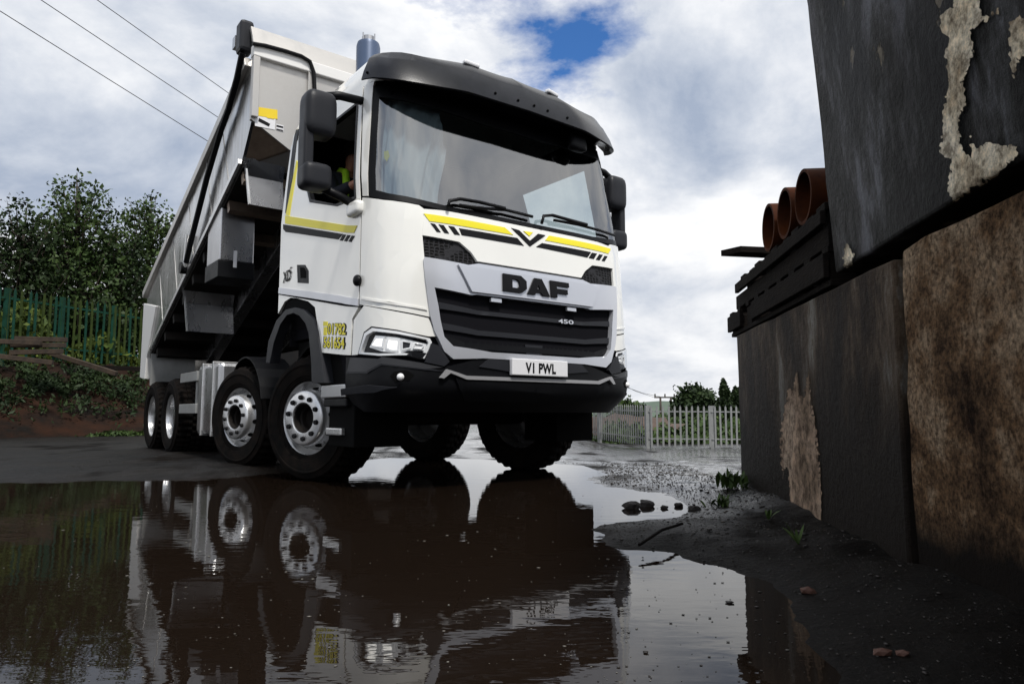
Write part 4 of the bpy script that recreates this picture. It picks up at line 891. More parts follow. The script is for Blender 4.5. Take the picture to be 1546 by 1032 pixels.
def weed(u,v,h,n,lab,wide=1.0,seed=0):
    p=on_ground(u,v,.06); r=random.Random(seed); base=Vector((p.x,p.y,gz(p.x,p.y)))
    e=empty('weed',base,0,lab,'weed','weeds growing by the wall')
    for k in range(n):
        a=r.uniform(0,6.28); ln=h*r.uniform(.6,1.1); w=h*.085*wide; bm=bmesh.new(); bo_=Vector((r.gauss(0,h*.30),r.gauss(0,h*.30),0))*(n>15); out=Vector((math.cos(a),math.sin(a),0)); sd=Vector((-out.y,out.x,0)); prev=None
        tilt=r.uniform(.3,1.0)
        for q in range(6):
            t=q/5; c=bo_+out*(ln*tilt*t)+Vector((0,0,ln*(t-.45*tilt*t*t))); ww=w*math.sin(PI*min(.97,t*.9+.08))
            row=[bm.verts.new(c-sd*ww),bm.verts.new(c+Vector((0,0,-ww*.3))),bm.verts.new(c+sd*ww)]
            if prev:
                for i in range(2): bm.faces.new((prev[i],prev[i+1],row[i+1],row[i]))
            prev=row
        obj('leaf',bm,'weed',e,smooth=True)
weed(1103,735,.15,40,'bushy green weed at the far corner of the concrete block',1.2,1)
weed(1090,752,.09,26,'low green weed in front of the bushy weed',1.2,2)
weed(1160,778,.075,8,'small broad-leaved weed below the pale stained patch',1.1,3)
weed(1205,818,.10,7,'upright weed with narrow leaves beside the smooth concrete block',.8,4)
b=bmesh.new(); p=on_ground(965,826,.03); q=on_ground(1030,790,.06); tube(b,[p+Vector((0,0,.01)),(p+q)/2+Vector((0,0,.02)),q],.006,6); tag(obj('stick',b,'timber'),'thin dark stick lying on the mud spit by the puddle','stick')
# ------------------------------------------------------------------ CONCRETE BLOCKS
def conc_mat(name,cols,patch_c=None,rough=.8,bump=.5,bscale=30,vscale=2.2,streak=True,pthr=.6,poff=(0,0,0),coarse=0,pscale=1.0,gloss=0,mud=0,spec=.12):
    m=bpy.data.materials.new(name); m.use_nodes=True; nt=m.node_tree; N=nt.nodes; L=nt.links; b=N['Principled BSDF']; b.inputs['Roughness'].default_value=rough; b.inputs['Specular IOR Level'].default_value=spec
    tc=N.new('ShaderNodeTexCoord')
    def noise(sc,det=7,rg=.65,st=(1,1,1),off=(0,0,0),dist=0):
        n=N.new('ShaderNodeTexNoise'); n.inputs['Scale'].default_value=sc; n.inputs['Detail'].default_value=det; n.inputs['Roughness'].default_value=rg; n.inputs['Distortion'].default_value=dist
        mp=N.new('ShaderNodeMapping'); mp.inputs['Scale'].default_value=st; mp.inputs['Location'].default_value=off; L.new(tc.outputs['Object'],mp.inputs[0]); L.new(mp.outputs[0],n.inputs[0]); return n.outputs['Fac']
    def ramp(v,stops):
        r=N.new('ShaderNodeValToRGB'); L.new(v,r.inputs[0]); e=r.color_ramp.elements
        while len(e)<len(stops): e.new(.5)
        for el,(p,c) in zip(e,stops): el.position=p; el.color=(*c,1)
        return r.outputs[0]
    def mixc(f,a,c,mode='MIX'):
        x=N.new('ShaderNodeMix'); x.data_type='RGBA'; x.blend_type=mode
        (L.new(f,x.inputs[0]) if not isinstance(f,float) else setattr(x.inputs[0],'default_value',f)); L.new(a,x.inputs[6])
        (L.new(c,x.inputs[7]) if not isinstance(c,tuple) else setattr(x.inputs[7],'default_value',(*c,1))); return x.outputs[2]
    k=len(cols); col=ramp(noise(vscale,8,.7,(1,1,.35 if streak else 1)),[(.38+.24*i/(k-1),c) for i,c in enumerate(cols)])
    if coarse: col=mixc(.85,col,ramp(noise(coarse,4,.75),[(.38,(.25,.22,.2)),(.52,(1,1,1)),(.66,(1.7,1.6,1.5))]),'MULTIPLY')
    if streak: col=mixc(.7,col,ramp(noise(7,5,.6,(1,1,.06)),[(.35,(.45,.4,.38)),(.6,(1.2,1.2,1.2))]),'MULTIPLY')
    H=noise(bscale,8,.75)
    if mud:      # dark brown towards the foot, with a ragged upper edge
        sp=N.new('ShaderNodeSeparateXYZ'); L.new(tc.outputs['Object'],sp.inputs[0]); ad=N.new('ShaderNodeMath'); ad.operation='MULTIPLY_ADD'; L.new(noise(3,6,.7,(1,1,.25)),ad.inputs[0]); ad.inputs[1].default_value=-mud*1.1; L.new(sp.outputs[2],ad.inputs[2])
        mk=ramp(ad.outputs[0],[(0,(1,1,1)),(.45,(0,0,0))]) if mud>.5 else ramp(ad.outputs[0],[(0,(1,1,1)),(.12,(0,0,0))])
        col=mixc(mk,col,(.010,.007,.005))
    if patch_c:
        pm=ramp(noise(1.6*pscale,8,.62,(1,1,.55),poff,.3),[(pthr,(0,0,0)),(pthr+.015,(1,1,1))]); pc=mixc(.6,ramp(noise(9,6),[(.3,tuple(x*.65 for x in patch_c)),(.7,patch_c)]),ramp(noise(50,4),[(.35,(.6,.58,.55)),(.6,(1.1,1.1,1.1))]),'MULTIPLY'); col=mixc(pm,col,pc)
    L.new(col,b.inputs['Base Color']); bp=N.new('ShaderNodeBump'); bp.inputs['Strength'].default_value=bump; bp.inputs['Distance'].default_value=.03; L.new(H,bp.inputs['Height'])
    if patch_c:
        bq=N.new('ShaderNodeBump'); bq.invert=True; bq.inputs['Strength'].default_value=.9; bq.inputs['Distance'].default_value=.012; L.new(pm,bq.inputs['Height']); L.new(bp.outputs[0],bq.inputs['Normal']); L.new(bq.outputs[0],b.inputs['Normal'])
    else: L.new(bp.outputs[0],b.inputs['Normal'])
    MATS[name]=m
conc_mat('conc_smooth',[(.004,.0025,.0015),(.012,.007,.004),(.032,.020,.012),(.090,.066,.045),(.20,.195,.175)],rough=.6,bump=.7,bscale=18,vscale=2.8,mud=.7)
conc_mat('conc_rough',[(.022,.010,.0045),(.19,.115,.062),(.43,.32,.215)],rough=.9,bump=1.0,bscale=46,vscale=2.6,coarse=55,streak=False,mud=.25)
conc_mat('conc_painted',[(.0015,.0015,.0013),(.003,.003,.0027),(.010,.010,.009),(.055,.056,.058),(.15,.155,.175)],patch_c=(.28,.24,.18),rough=.30,bump=1.0,bscale=26,vscale=3.4,pthr=.635,poff=(2.1,.7,.4),pscale=2.4,spec=.03)
conc_mat('bare_concrete',[(.30,.23,.15),(.62,.54,.40),(.75,.68,.54)],rough=.85,bump=.6,bscale=30,vscale=5,streak=False,coarse=25)
conc_mat('pale_stain',[(.16,.115,.08),(.30,.22,.16),(.36,.28,.21)],rough=.8,bump=.3,bscale=40,vscale=2.5,streak=False,coarse=18)
for nm in ('bare_concrete','pale_stain'):
    nt=MATS[nm].node_tree; N=nt.nodes; L=nt.links; b=N['Principled BSDF']; at=N.new('ShaderNodeAttribute'); at.attribute_name='edge'; tcn=N.new('ShaderNodeTexCoord'); nz=N.new('ShaderNodeTexNoise'); nz.inputs['Scale'].default_value=22; nz.inputs['Detail'].default_value=8; nz.inputs['Roughness'].default_value=.7; L.new(tcn.outputs['Object'],nz.inputs[0])
    ma=N.new('ShaderNodeMath'); ma.operation='MULTIPLY_ADD'; L.new(nz.outputs['Fac'],ma.inputs[0]); ma.inputs[1].default_value=2.2; L.new(at.outputs['Fac'],ma.inputs[2]); mr=N.new('ShaderNodeMapRange'); L.new(ma.outputs[0],mr.inputs[0]); lo_,hi_=(1.30,1.42) if nm=='bare_concrete' else (1.15,1.75); mr.inputs[1].default_value=lo_; mr.inputs[2].default_value=hi_; L.new(mr.outputs[0],b.inputs['Alpha'])
WD=Vector((math.sin(math.atan(.105)),math.cos(math.atan(.105)),0)); WN=Vector((WD.y,-WD.x,0))   # along the wall, into the wall
def wp(y,into,z): return Vector((wall_x(y),y,0))+WN*into+Vector((0,0,z))
def block(name,y0,y1,z00,z01,z10,z11,thick,m,label,prj=0,lean=0,rough=.006,seed=1,cut=.05):
    """y0 near end, y1 far end; z00/z01 bottom/top at near end, z10/z11 at far end"""
    bm=bmesh.new(); c=[wp(y0,-prj,z00),wp(y1,-prj,z10),wp(y1,-prj-lean,z11),wp(y0,-prj-lean,z01)]
    prism(bm,c,WN*thick)
    n=max(2,int((y1-y0)/cut/4)); bmesh.ops.subdivide_edges(bm,edges=bm.edges[:],cuts=n,use_grid_fill=True)
    bmesh.ops.recalc_face_normals(bm,faces=bm.faces[:])
    X=np.array([v.co[:] for v in bm.verts]); nn=vnoise(X[:,1]+X[:,0],X[:,2],4,seed)*.6+vnoise(X[:,1]-X[:,0]*.7,X[:,2],13,seed+1)*.4
    for v,k in zip(bm.verts,nn): v.co+=v.normal*k*rough*2
    o=obj(name,bm,m,None,smooth='auto',bevel=.012); return tag(o,label,'concrete block')
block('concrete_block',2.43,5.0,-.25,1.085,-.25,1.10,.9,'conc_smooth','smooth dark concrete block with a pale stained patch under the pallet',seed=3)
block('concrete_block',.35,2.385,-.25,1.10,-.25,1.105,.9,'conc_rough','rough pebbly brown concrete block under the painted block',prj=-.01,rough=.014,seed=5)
block('concrete_block',.35,2.96,1.185,3.0,1.135,3.0,.9,'conc_painted','big dark painted concrete block with flaking pale patches',prj=.015,lean=.10,rough=.014,seed=8)
for y in (.8,2.3):
    b=bmesh.new(); z=1.10; prism(b,[wp(y,.08,z),wp(y+.1,.08,z),wp(y+.1,.08,z+.045),wp(y,.08,z+.065)],WN*.75); tag(obj('timber_bearer',b,'timber'),'timber bearer under the painted block '+('over the rough block' if y<1 else 'near the joint of the lower blocks'),'timber','bearers under the painted block')
from mathutils.bvhtree import BVHTree
def flake(blk,px_,m,prj,name,jit=2.2,seed=0,th=.004,lean=0.0,z0=0.0,z1=1.0):
    """a patch of another finish lying on a block's face: outline traced, broken up, then dropped onto the face"""
    r=random.Random(seed); pts=[]
    for (a,b),(c,d) in zip(px_,px_[1:]+px_[:1]):
        n=max(1,int(math.hypot(c-a,d-b)/3))
        for k in range(n):
            t=k/n; pts.append((a+(c-a)*t+r.uniform(-jit,jit),b+(d-b)*t+r.uniform(-jit,jit)))
    tmp=bmesh.new(); tmp.from_mesh(blk.data); tree_=BVHTree.FromBMesh(tmp); tmp.free(); o=Vector((0,0,CAM_H))
    bm=bmesh.new(); vs=[bm.verts.new((u,v,0)) for u,v in pts]; es=[bm.edges.new((vs[i],vs[(i+1)%len(vs)])) for i in range(len(vs))]; bmesh.ops.triangle_fill(bm,edges=es,use_beauty=True)
    us_=[p[0] for p in pts]; ws_=[p[1] for p in pts]
    for k in np.arange(min(us_),max(us_),9): bmesh.ops.bisect_plane(bm,geom=bm.verts[:]+bm.edges[:]+bm.faces[:],dist=1e-4,plane_co=(k,0,0),plane_no=(1,0,0))
    for k in np.arange(min(ws_),max(ws_),12): bmesh.ops.bisect_plane(bm,geom=bm.verts[:]+bm.edges[:]+bm.faces[:],dist=1e-4,plane_co=(0,k,0),plane_no=(0,1,0))
    lay=bm.verts.layers.float.new('edge')
    for v in bm.verts: v[lay]=0.0 if v.is_boundary else 1.0
    dead=[]
    for v in bm.verts:
        hit=tree_.ray_cast(o,ray_w(v.co.x,v.co.y).normalized())
        if hit[0] is None: dead.append(v)
        else: v.co=hit[0]-WN*.0035
    bmesh.ops.delete(bm,geom=dead,context='VERTS')
    obj(name,bm,m,blk,smooth=True)
Z8=lambda *p:[(1200+.3875*x,.3875*y) for x,y in p]
bp_=[o for o in bpy.data.objects if o.name.startswith('concrete_block')]; BS,BR,BPt=bp_
flake(BPt,Z8((620,-20),(720,-20),(735,60),(800,30),(800,50),(740,90),(690,120),(705,200),(690,250),(660,320),(675,400),(640,480),(660,580),(690,610),(686,510),(712,575),(760,550),(800,560),(870,570),(880,600),(800,680),(700,755),(620,790),(600,740),(612,620),(565,600),(580,450),(600,300),(588,200),(604,150),(570,120),(570,60),(620,30)),'bare_concrete',.032,'bare_patch',seed=3,lean=.10,z0=1.15,z1=3.0)
flake(BPt,Z8((840,80),(880,60),(930,90),(950,200),(880,230),(860,320),(845,250),(835,150)),'bare_concrete',.032,'bare_patch',seed=5,lean=.10,z0=1.15,z1=3.0)
flake(BPt,Z8((190,960),(205,940),(235,990),(230,1040),(190,1050)),'bare_concrete',.032,'bare_patch',seed=7,lean=.10,z0=1.15,z1=3.0,jit=1)
W8=lambda *p:[(1080+.4187*x,600+.4187*y) for x,y in p]
flake(BS,W8((252,40),(262,-30),(268,-95),(276,-30),(288,-70),(300,-110),(306,-40),(318,-5),(326,-60),(338,-110),(346,-30),(354,30),(366,100),(380,210),(385,330),(388,470),(345,462),(300,440),(275,420),(268,330),(264,270),(256,255),(250,262),(245,300),(236,230),(232,150),(245,60)),'pale_stain',.010,'pale_stain',jit=1.2,seed=9)
# ------------------------------------------------------------------ pallet, pipes, plank
pal=empty('pallet_stack',wp(4.1,0,1.10),0,'dark weathered timber pallet stack on the smooth concrete block','pallet')
PI_=Matrix.Translation(pal.location).inverted()
def pb(y0,y1,i0,i1,z0,z1,name='plank'):
    b=bmesh.new(); prism(b,[PI_@wp(y0,i0,z0),PI_@wp(y1,i0,z0),PI_@wp(y1,i0,z1),PI_@wp(y0,i0,z1)],WN*(i1-i0)); obj(name,b,'timber',pal,bevel=.004)
zb=1.105
for i in (.0,.42,.84): pb(3.05,5.17,i,i+.12,zb,zb+.028)
for y in (3.06,3.95,4.55,5.03):
    for i in (.0,.42,.84): pb(y,y+.13,i+.005,i+.115,zb+.028,zb+.15,'block')
for k in range(9):
    y=3.05+k*.255; pb(y,y+.085+.01*(k%3),-.005,.97,zb+.15,zb+.178)
for i in (.0,.42,.84): pb(3.05,4.9 if i else 4.98,i,i+.10,zb+.178,zb+.27)
for y in (3.06,3.6,4.1,4.6): 
    for i in (.02,.44,.86): pb(y,y+.12,i,i+.09,zb+.27,zb+.34,'block')
for k in range(9):
    y=3.05+k*.20; pb(y,y+.12,-.01+.012*(k%2),.98,zb+.34,zb+.375)
pb(3.05,4.42,-.028,-.002,zb+.035,zb+.145)
pb(3.05,4.86,-.032,-.006,zb+.275,zb+.338)
pb(4.75,5.17,-.028,-.002,zb+.035,zb+.145)
pipez=zb+.375+.14
for k,(y,lab) in enumerate(((4.01,'terracotta pipe at the outer end of the row on the pallet'),(3.72,'middle terracotta pipe of the row lying on the pallet'),(3.43,'terracotta pipe half hidden behind the painted block'))):
    b=bmesh.new(); r=.138; rings=[]; seg=40; c0=wp(y,-.01+.012*k,pipez); c1=c0+WN*1.5
    for c,rr_ in ((c0,r),(c1,r),(c1,r-.016),(c0,r-.016)):
        rings.append([b.verts.new(c+WD*(rr_*math.cos(2*PI*q/seg))+Vector((0,0,rr_*math.sin(2*PI*q/seg)))) for q in range(seg)])
    for i in range(4):
        A,B=rings[i],rings[(i+1)%4]
        for q in range(seg): b.faces.new((A[q],A[(q+1)%seg],B[(q+1)%seg],B[q]))
    tag(obj('clay_pipe',b,'clay_pipe',None,smooth='auto'),lab,'pipe','clay pipes on the pallet')
b=bmesh.new(); p0=at_depth(1092,378,4.45); p1=p0+Vector((.62,-.06,-.045)); 
A=[p0+Vector((0,.05,.012)),p0+Vector((.10,-.04,.02)),p1+Vector((0,-.07,.02)),p1+Vector((0,.07,.02))]; prism(b,A,(0,0,-.038)); tag(obj('loose_plank',b,'timber'),'broken dark plank sticking out over the pallet edge','plank')
# ------------------------------------------------------------------ FENCES
def fence(name,runs,h,pitch,w,m,label,postw,rails=(.22,.86),pointed=True,seed=0):
    """runs: list of (x,y,z) post bases"""
    p0=Vector(runs[0]); e=empty(name,p0,0,label,'fence'); r=random.Random(seed); I=Matrix.Translation(p0).inverted(); cache={}
    for a,b_ in zip(runs,runs[1:]):
        a,b_=Vector(a),Vector(b_); d=(b_-a); L_=d.xy.length; n=int(L_/pitch); t=Vector((d.x,d.y,0)).normalized(); s=Vector((-t.y,t.x,0)); ang=math.atan2(t.y,t.x)
        for fz in rails:
            bm=bmesh.new(); beam(bm,I@(a+Vector((0,0,h*fz))+s*.035),I@(b_+Vector((0,0,h*fz))+s*.035),.04,.05); obj('rail',bm,m,e)
        for k in range(n):
            c=a+d*((k+.5)/n)
            if 'pale' not in cache:
                bm=bmesh.new(); t_=.02; hw=w/2
                pts_=[(-hw,.06),(hw,.06),(hw,h*.955),(hw*.5,h*.99),(hw*.22,h*.965),(0,h*1.02),(-hw*.22,h*.965),(-hw*.5,h*.99),(-hw,h*.955)]
                prism(bm,[(x,-t_/2,z) for x,z in pts_],(0,t_,0)); x=obj('pale',bm,m,None); cache['pale']=x.data; bpy.data.objects.remove(x)
            o=bpy.data.objects.new('pale',cache['pale']); link(o,e); o.location=I@c; ol=(m=='green_paint' and r.random()<.45)
            if ol:
                if 'pale2' not in cache: cache['pale2']=cache['pale'].copy(); cache['pale2'].materials.clear(); cache['pale2'].materials.append(MATS['olive_paint'])
                o.data=cache['pale2']
            o.rotation_euler=(r.uniform(-.01,.01),r.uniform(-.012,.012),ang+PI*0)
    for a in runs:
        bm=bmesh.new(); q=I@Vector(a); box(bm,q.x-postw/2,q.x+postw/2,q.y+.05,q.y+.05+postw,q.z-.3,q.z+h*1.0); obj('post',bm,m,e)
    return e
def fpt(u,vb,Y): p=at_depth(u,vb,Y); return (p.x,p.y,p.z)
fence('palisade_fence',[fpt(560,637,75),fpt(660,641,62),fpt(760,648,50),fpt(838,656,42),fpt(906,665,35.5),fpt(980,676,30.3),fpt(1077,677,30.0),fpt(1180,677,30.5),fpt(1290,677,31),fpt(1400,677,31.5)],1.80,.232,.080,'galv','pale grey steel palisade fence across the far end of the yard',.20,seed=2)
fence('palisade_fence',[fpt(-330,528,14.6),fpt(-150,533,15.8),fpt(0,540,17.0),fpt(85,547,18.2),fpt(165,553,19.6),fpt(250,560,21.3),fpt(345,566,23.4)],1.72,.158,.058,'green_paint','dark green palisade fence on top of the earth bank',.10,seed=4)
# ------------------------------------------------------------------ EARTH BANK
def soil_mat():
    mat('soil',(.006,.0045,.0035),.95,spec=.2,base2=(.024,.0095,.0045),var=.14,vscale=1.3,bump=1.0,bscale=9,stretch=(.6,1,1.8))
soil_mat()
us=np.linspace(-420,420,150); rows=[]
prof=[(0,0),(.25,.25),(.6,.55),(1.0,.85),(1.5,1.2),(2.0,1.5),(2.5,1.72),(4,1.9),(8,2.1),(16,2.2)]
nt_=28; Vb=[]
for u in us:
    Yb=np.interp(u,[-420,0,250,420],[12.3,15.0,17.5,20.0]); foot=on_ground(u,660,0); foot=at_depth(u,660,Yb)
    top_y=np.interp(u,[-330,0,85,165,250,345,420],[14.6,17,18.2,19.6,21.3,23.4,25.2]); zt_=at_depth(u,np.interp(u,[-330,0,85,165,250,345],[528,540,547,553,560,566]),top_y).z
    for k in range(nt_):
        t=k/(nt_-1)
        if t<.6: q=t/.6; Y=Yb+(top_y-Yb)*q; z=-.08+(zt_+.05)*(q**.8)
        else: q=(t-.6)/.4; Y=top_y+q*14; z=zt_+q*.6
        x=(u-773)/F_PX*Y; Vb.append((x,Y,z))
Vb=np.array(Vb); bumpz=vnoise(Vb[:,0],Vb[:,2]+Vb[:,1],1.3,21)*.30+vnoise(Vb[:,0],Vb[:,1]+Vb[:,2],4,22)*.16; env=np.tile(np.clip(np.sin(np.linspace(0,PI,nt_)*.9)*1.2,0,1),len(us)); Vb[:,2]+=bumpz*env; Vb[:,1]+=vnoise(Vb[:,0],Vb[:,2],2.2,23)*.5*env
ii,jj=np.meshgrid(np.arange(len(us)-1),np.arange(nt_-1),indexing='ij'); a=(ii*nt_+jj).ravel()
tag(obj_me('bank',np_mesh('bank',Vb,np.stack([a,a+nt_,a+nt_+1,a+1],1)),'soil',None,smooth=True),kind='structure')
# timber junk on the bank
for i,(u,v,Y,ln,rz,ry,m,lab) in enumerate(((62,512,16.3,1.15,.06,.02,'old_wood','upper weathered board of the broken pallet on the bank'),(58,521,16.2,1.2,.06,.0,'old_wood','second weathered board of the broken pallet on the bank'),(55,531,16.1,1.15,.06,-.03,'old_wood','lowest weathered board of the broken pallet on the bank'),(20,516,16.0,1.2,.1,.03,'old_wood','pale batten beside the broken pallet on the bank'),(20,540,15.6,1.6,.2,.12,'old_wood','sloping batten at the foot of the broken pallet'),(125,548,16.9,1.9,-.15,.28,'old_wood','long batten slanting down the bank below the fence'),(190,556,17.8,1.7,-.05,.05,'timber','dark beam lying along the bank below the fence'))):
    p=at_depth(u,v,Y); b=bmesh.new(); box(b,-ln/2,ln/2,-.05,.05,-.055,.055); o=obj('old_board',b,m,None,bevel=.008); o.location=p; o.rotation_euler=(0,ry,rz); tag(o,lab,'board','old timber on the bank')
b=bmesh.new()
# ------------------------------------------------------------------ FOLIAGE
def leaf_mesh(name,pts,size,seed,elong=1.6):
    r=np.random.default_rng(seed); n=len(pts); d=r.normal(size=(n,3)); d/=np.linalg.norm(d,axis=1)[:,None]; e=r.normal(size=(n,3)); e-=d*(e*d).sum(1)[:,None]; e/=np.linalg.norm(e,axis=1)[:,None]
    s=size*r.lognormal(0,.3,n)[:,None]; f=np.cross(d,e)*.25
    V=np.stack([pts-d*s*elong/2,pts+e*s*.5+f*s,pts+d*s*elong/2,pts-e*s*.5+f*s],1).reshape(-1,3); return np_mesh(name,V,np.arange(4*n).reshape(n,4))
def tree(label,x,y,z,h,rad,n,m,seed,size=.14,group=None,low=.25,clumps=60,name='leafy_tree',spread=.55,shape=1.0,shoots=0,cone=False):
    r=np.random.default_rng(seed); e=empty(name,(x,y,z),0,label,'tree',group)
    bm=bmesh.new(); top=Vector((r.normal(0,.2),r.normal(0,.2),h*.93)); tube(bm,[(0,0,-.2),(.05,.03,h*.3),top*.65,top],[h*.022,h*.017,h*.010,.01],8)
    nb=clumps; A=[];B=[];Cc=[]
    for k in range(nb):
        t=low+(1-low)*(k+.5)/nb; a=k*2.4+r.normal(0,.35); w=rad*shape*(1-(abs(t-.42)/.62)**2*.82)*r.uniform(.55,1.12)
        if cone: w=rad*(1.08-t)*r.uniform(.8,1.05)
        s=Vector((top.x*t*.6,top.y*t*.6,h*max(.10,t*.86-.14))); c=Vector((s.x+w*.55*math.cos(a),s.y+w*.55*math.sin(a),s.z+h*.05)); q=Vector((s.x+w*math.cos(a),s.y+w*math.sin(a),min(h*1.02,s.z+h*r.uniform(.10,.22)*(1.2 if t>.6 else 1))))
        tube(bm,[s,c,q],[h*.006,h*.004,.006],5); A.append(s);B.append(c);Cc.append(q)
    obj('trunk',bm,'bark',e,smooth=True)
    A,B,Cc=[np.array([v[:] for v in x]) for x in (A,B,Cc)]; j=r.integers(0,nb,n); w=(r.random(n)**.75)[:,None]; w=.15+.87*w
    Pm=(1-w)**2*A[j]+2*w*(1-w)*B[j]+w**2*Cc[j]; side=r.normal(size=(n,3))*np.array([1,1,.75])*(spread*rad*.16*(1.25-.75*w)); sub=r.integers(0,9,n); jit=np.random.default_rng(seed+5).normal(size=(nb,9,3))*spread*rad*.20
    P=Pm+side*.55+jit[j,sub]*(1.2-.8*w)
    obj_me('crown',leaf_mesh('crown',P,size,seed+1),m,e)
    return e
def tpx(u,v,Y): p=at_depth(u,v,Y); return p
G1='trees behind the green fence'
for (u,vt,Y,rad,m,lab,seed,cl) in ((15,285,22,2.6,'leaf_b','dark leafy tree standing leftmost behind the green fence corner',1,60),(118,243,23,2.3,'leaf_a','tallest leafy tree with upright shoots behind the green fence',2,70),(215,280,25,2.2,'leaf_a','leafy tree beside the raised truck body behind the fence',3,60),(-120,270,21,2.8,'leaf_b','dense dark tree beyond the bank with the old boards',4,60),(320,300,27,2.6,'leaf_b','dark tree hidden mostly by the raised truck body',5,50),(62,330,24,2.2,'leaf_b','shorter dark tree between the tallest tree and its neighbour',6,50),(165,330,23.5,1.9,'leaf_b','low dark tree filling the gap below the tallest tree',7,50)):
    b0=at_depth(u,545,Y); t0=at_depth(u,vt,Y); tree(lab.replace('leftmost ',''),b0.x,Y,b0.z-.3,t0.z-b0.z+.3,rad*.92,8500,m,seed*11,size=.078,group=G1,low=.06,clumps=cl,spread=.9,shoots=0)
# undergrowth behind and under the fence
n=26000; u=rng.uniform(-380,360,n); Yf=np.interp(u,[-330,0,85,165,250,345],[14.6,17,18.2,19.6,21.3,23.4]); zf=np.interp(u,[-330,0,85,165,250,345],[1.85,1.9,1.85,1.85,1.85,1.85]); back=rng.gamma(2,.7,n)-.1
back=np.where(rng.random(n)<.012,-.32,back); hgt=rng.random(n)**1.5*(1.0+.4*np.sin(u*.05)+.35*np.sin(u*.021+1)); Y=Yf+.25+back
P=np.stack([(u-773)/F_PX*Y,Y,zf-.1+hgt],1)
tag(obj_me('undergrowth',leaf_mesh('undergrowth',P,.10,5),'lush'),'mass of green undergrowth behind the green fence','undergrowth',kind='stuff')
n=20000; u=rng.uniform(-380,330,n); q=rng.beta(3,2,n); Yb=np.interp(u,[-420,0,250,420],[12.3,15,17.5,20]); Yt=np.interp(u,[-330,0,85,165,250,345],[14.6,17,18.2,19.6,21.3,23.4]); Y=Yb+(Yt-Yb)*q-.05; zt=1.75*q**.8+.05
cl=vnoise(u*.02,q*3,3,44); keep=(cl>-.05)|(q>.9); P=np.stack([(u-773)/F_PX*Y,Y,zt+rng.random(n)*.22],1)[keep]
tag(obj_me('bank_weeds',leaf_mesh('bank_weeds',P,.042,6,2.6),'leaf_b'),'dark ivy and weeds trailing over the earth bank','weeds',kind='stuff')
n=600; u=rng.normal(185,28,n); Y=np.interp(u,[-420,0,250],[12.3,15,17.5])-.2+rng.normal(0,.15,n); P=np.stack([(u-773)/F_PX*Y,Y,.02+rng.random(n)*.12*np.exp(-((u-185)/45)**2)],1)
tag(obj_me('grass',leaf_mesh('grass',P,.04,8,2.5),'leaf_a'),'short green grass along the foot of the bank','grass',kind='stuff')
# far right: trees, hill, poles
def far_tree(lab,u,vb,vt,Y,rad,m,seed,shape,n=6000,low=.1,size=.35,cone=False):
    b0=at_depth(u,vb,Y); t0=at_depth(u,vt,Y); tree(lab,b0.x,Y,b0.z,t0.z-b0.z,rad,n,m,seed,size=size,low=low,clumps=60,shape=shape,group='trees beyond the grey fence',spread=.6 if cone else 1.3,cone=cone)
far_tree('round dark tree beyond the grey fence beside the twin pole',1052,640,584,80,2.9,'leaf_b',71,1.0,size=.30)
far_tree('tall columnar conifer beyond the grey fence by the concrete block',1098,640,568,60,1.15,'leaf_b',73,.9,9000,size=.13,low=.03,cone=True)
far_tree('second columnar conifer close beside the tall conifer',1115,640,580,62,1.2,'leaf_b',75,.9,7000,size=.14,low=.03,cone=True)
far_tree('pale shrub behind the grey fence next to the truck bumper',948,640,608,60,1.6,'leaf_a',77,1.0,3000,size=.25)
hu=np.linspace(-2600,4200,260); Vh=[]
for u_ in hu:
    vv=np.interp(u_,[-2600,-1200,0,560,900,950,1010,1050,1120,1300,2400,4200],[570,590,600,612,610,608,604,606,604,600,585,575])+rng.normal(0,.5); p=at_depth(u_,vv,420); Vh+= [(p.x,p.y,p.z),(p.x,p.y-90,-3)]
Vh=np.array(Vh); a=np.arange(len(hu)-1)*2
tag(obj_me('hills',np_mesh('hills',Vh,np.stack([a,a+1,a+3,a+2],1)),'hill'),kind='structure')
# scrubby field and bank beyond the grey fence
n=16000; u=rng.uniform(840,1180,n); Y=rng.uniform(36,75,n); base=np.interp(Y,[36,75],[-1.0,-.6]); mask=vnoise(u*.02,Y*.1,2.4,61)
P=np.stack([(u-773)/F_PX*Y,Y,base+rng.random(n)*np.clip(.5+mask*1.8,.1,1.3)],1)
tag(obj_me('scrub',leaf_mesh('scrub',P,.22,9),'leaf_a'),'low scrub covering the field beyond the grey fence','scrub',kind='stuff')
mat('earth_heap',(.10,.07,.055),.95,base2=(.06,.042,.034),var=.2,vscale=1.5,bump=.6,bscale=6)
b=bmesh.new(); bmesh.ops.create_icosphere(b,subdivisions=4,radius=1)
for v in b.verts:
    v.co=Vector((v.co.x*5.5,v.co.y*3,max(-.2,v.co.z)*1.5)); v.co*=1+.10*math.sin(v.co.x*3.1+v.co.y)+.06*math.sin(v.co.x*7.3)
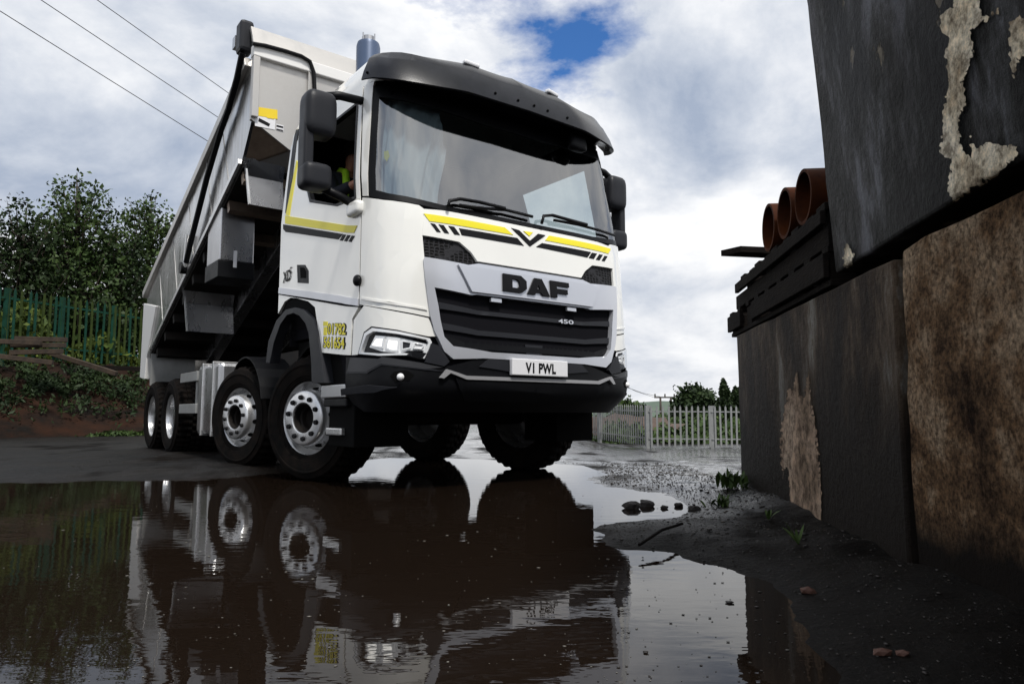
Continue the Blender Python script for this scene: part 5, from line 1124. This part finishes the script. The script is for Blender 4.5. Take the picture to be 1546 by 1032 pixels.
p=at_depth(925,650,46); o=obj('soil_heap',b,'earth_heap',None,smooth=True); o.location=(p.x,p.y,-1.1); tag(o,'low brown soil heap behind the grey fence','soil heap')
Yp=85; e=at_depth(1006,640,Yp); pole=empty('utility_pole',(e.x,Yp,-1.0),0,'wooden twin-post utility pole with crossarm beyond the grey fence','utility pole')
zt=at_depth(1000,600,Yp).z+1.0; xa=at_depth(997,600,Yp).x-e.x; xb=at_depth(1013,600,Yp).x-e.x
for x in (xa,xb):
    b=bmesh.new(); tube(b,[(x,0,0),(x,0,zt)],[.16,.12],8); obj('post',b,'pole_wood',pole,smooth=True)
b=bmesh.new(); box(b,at_depth(988,600,Yp).x-e.x,at_depth(1019,600,Yp).x-e.x,-.1,.1,zt-.05,zt+.12); obj('crossarm',b,'pole_wood',pole)
for k in (989,1004,1018):
    b=bmesh.new(); x=at_depth(k,600,Yp).x-e.x; tube(b,[(x,0,zt+.12),(x,0,zt+.45)],.09,6); obj('insulator',b,'pole_wood',pole)
for k,(p,q,lab) in enumerate((((0,15),(313,210),'lowest of the three thin cables crossing the sky'),((65,0),(330,175),'middle of the three thin cables crossing the sky'),((150,0),(345,138),'highest of the three thin cables crossing the sky'))):
    sl_=(q[1]-p[1])/(q[0]-p[0]); ua,ub=-260,620; A=at_depth(ua,p[1]+sl_*(ua-p[0]),16); B=at_depth(ub,p[1]+sl_*(ub-p[0]),42)
    b=bmesh.new(); tube(b,[A+(B-A)*t-Vector((0,0,.25*4*t*(1-t)*.3)) for t in np.linspace(0,1,12)],.013,6); tag(obj('overhead_cable',b,'cable',None,smooth=True),lab,'cable','overhead cables')
for k,(vL,vR) in enumerate(((572,600),(580,600))):
    A=at_depth(900,vL-12,40); B=at_depth(1004 if k else 989,vR,Yp); b=bmesh.new(); tube(b,[A,(A+B)/2-Vector((0,0,.2)),B],.018,5); tag(obj('overhead_cable',b,'cable',None),('cable running to the end of the twin pole crossarm','cable running to the centre of the twin pole crossarm')[k],'cable','cables to the twin pole')
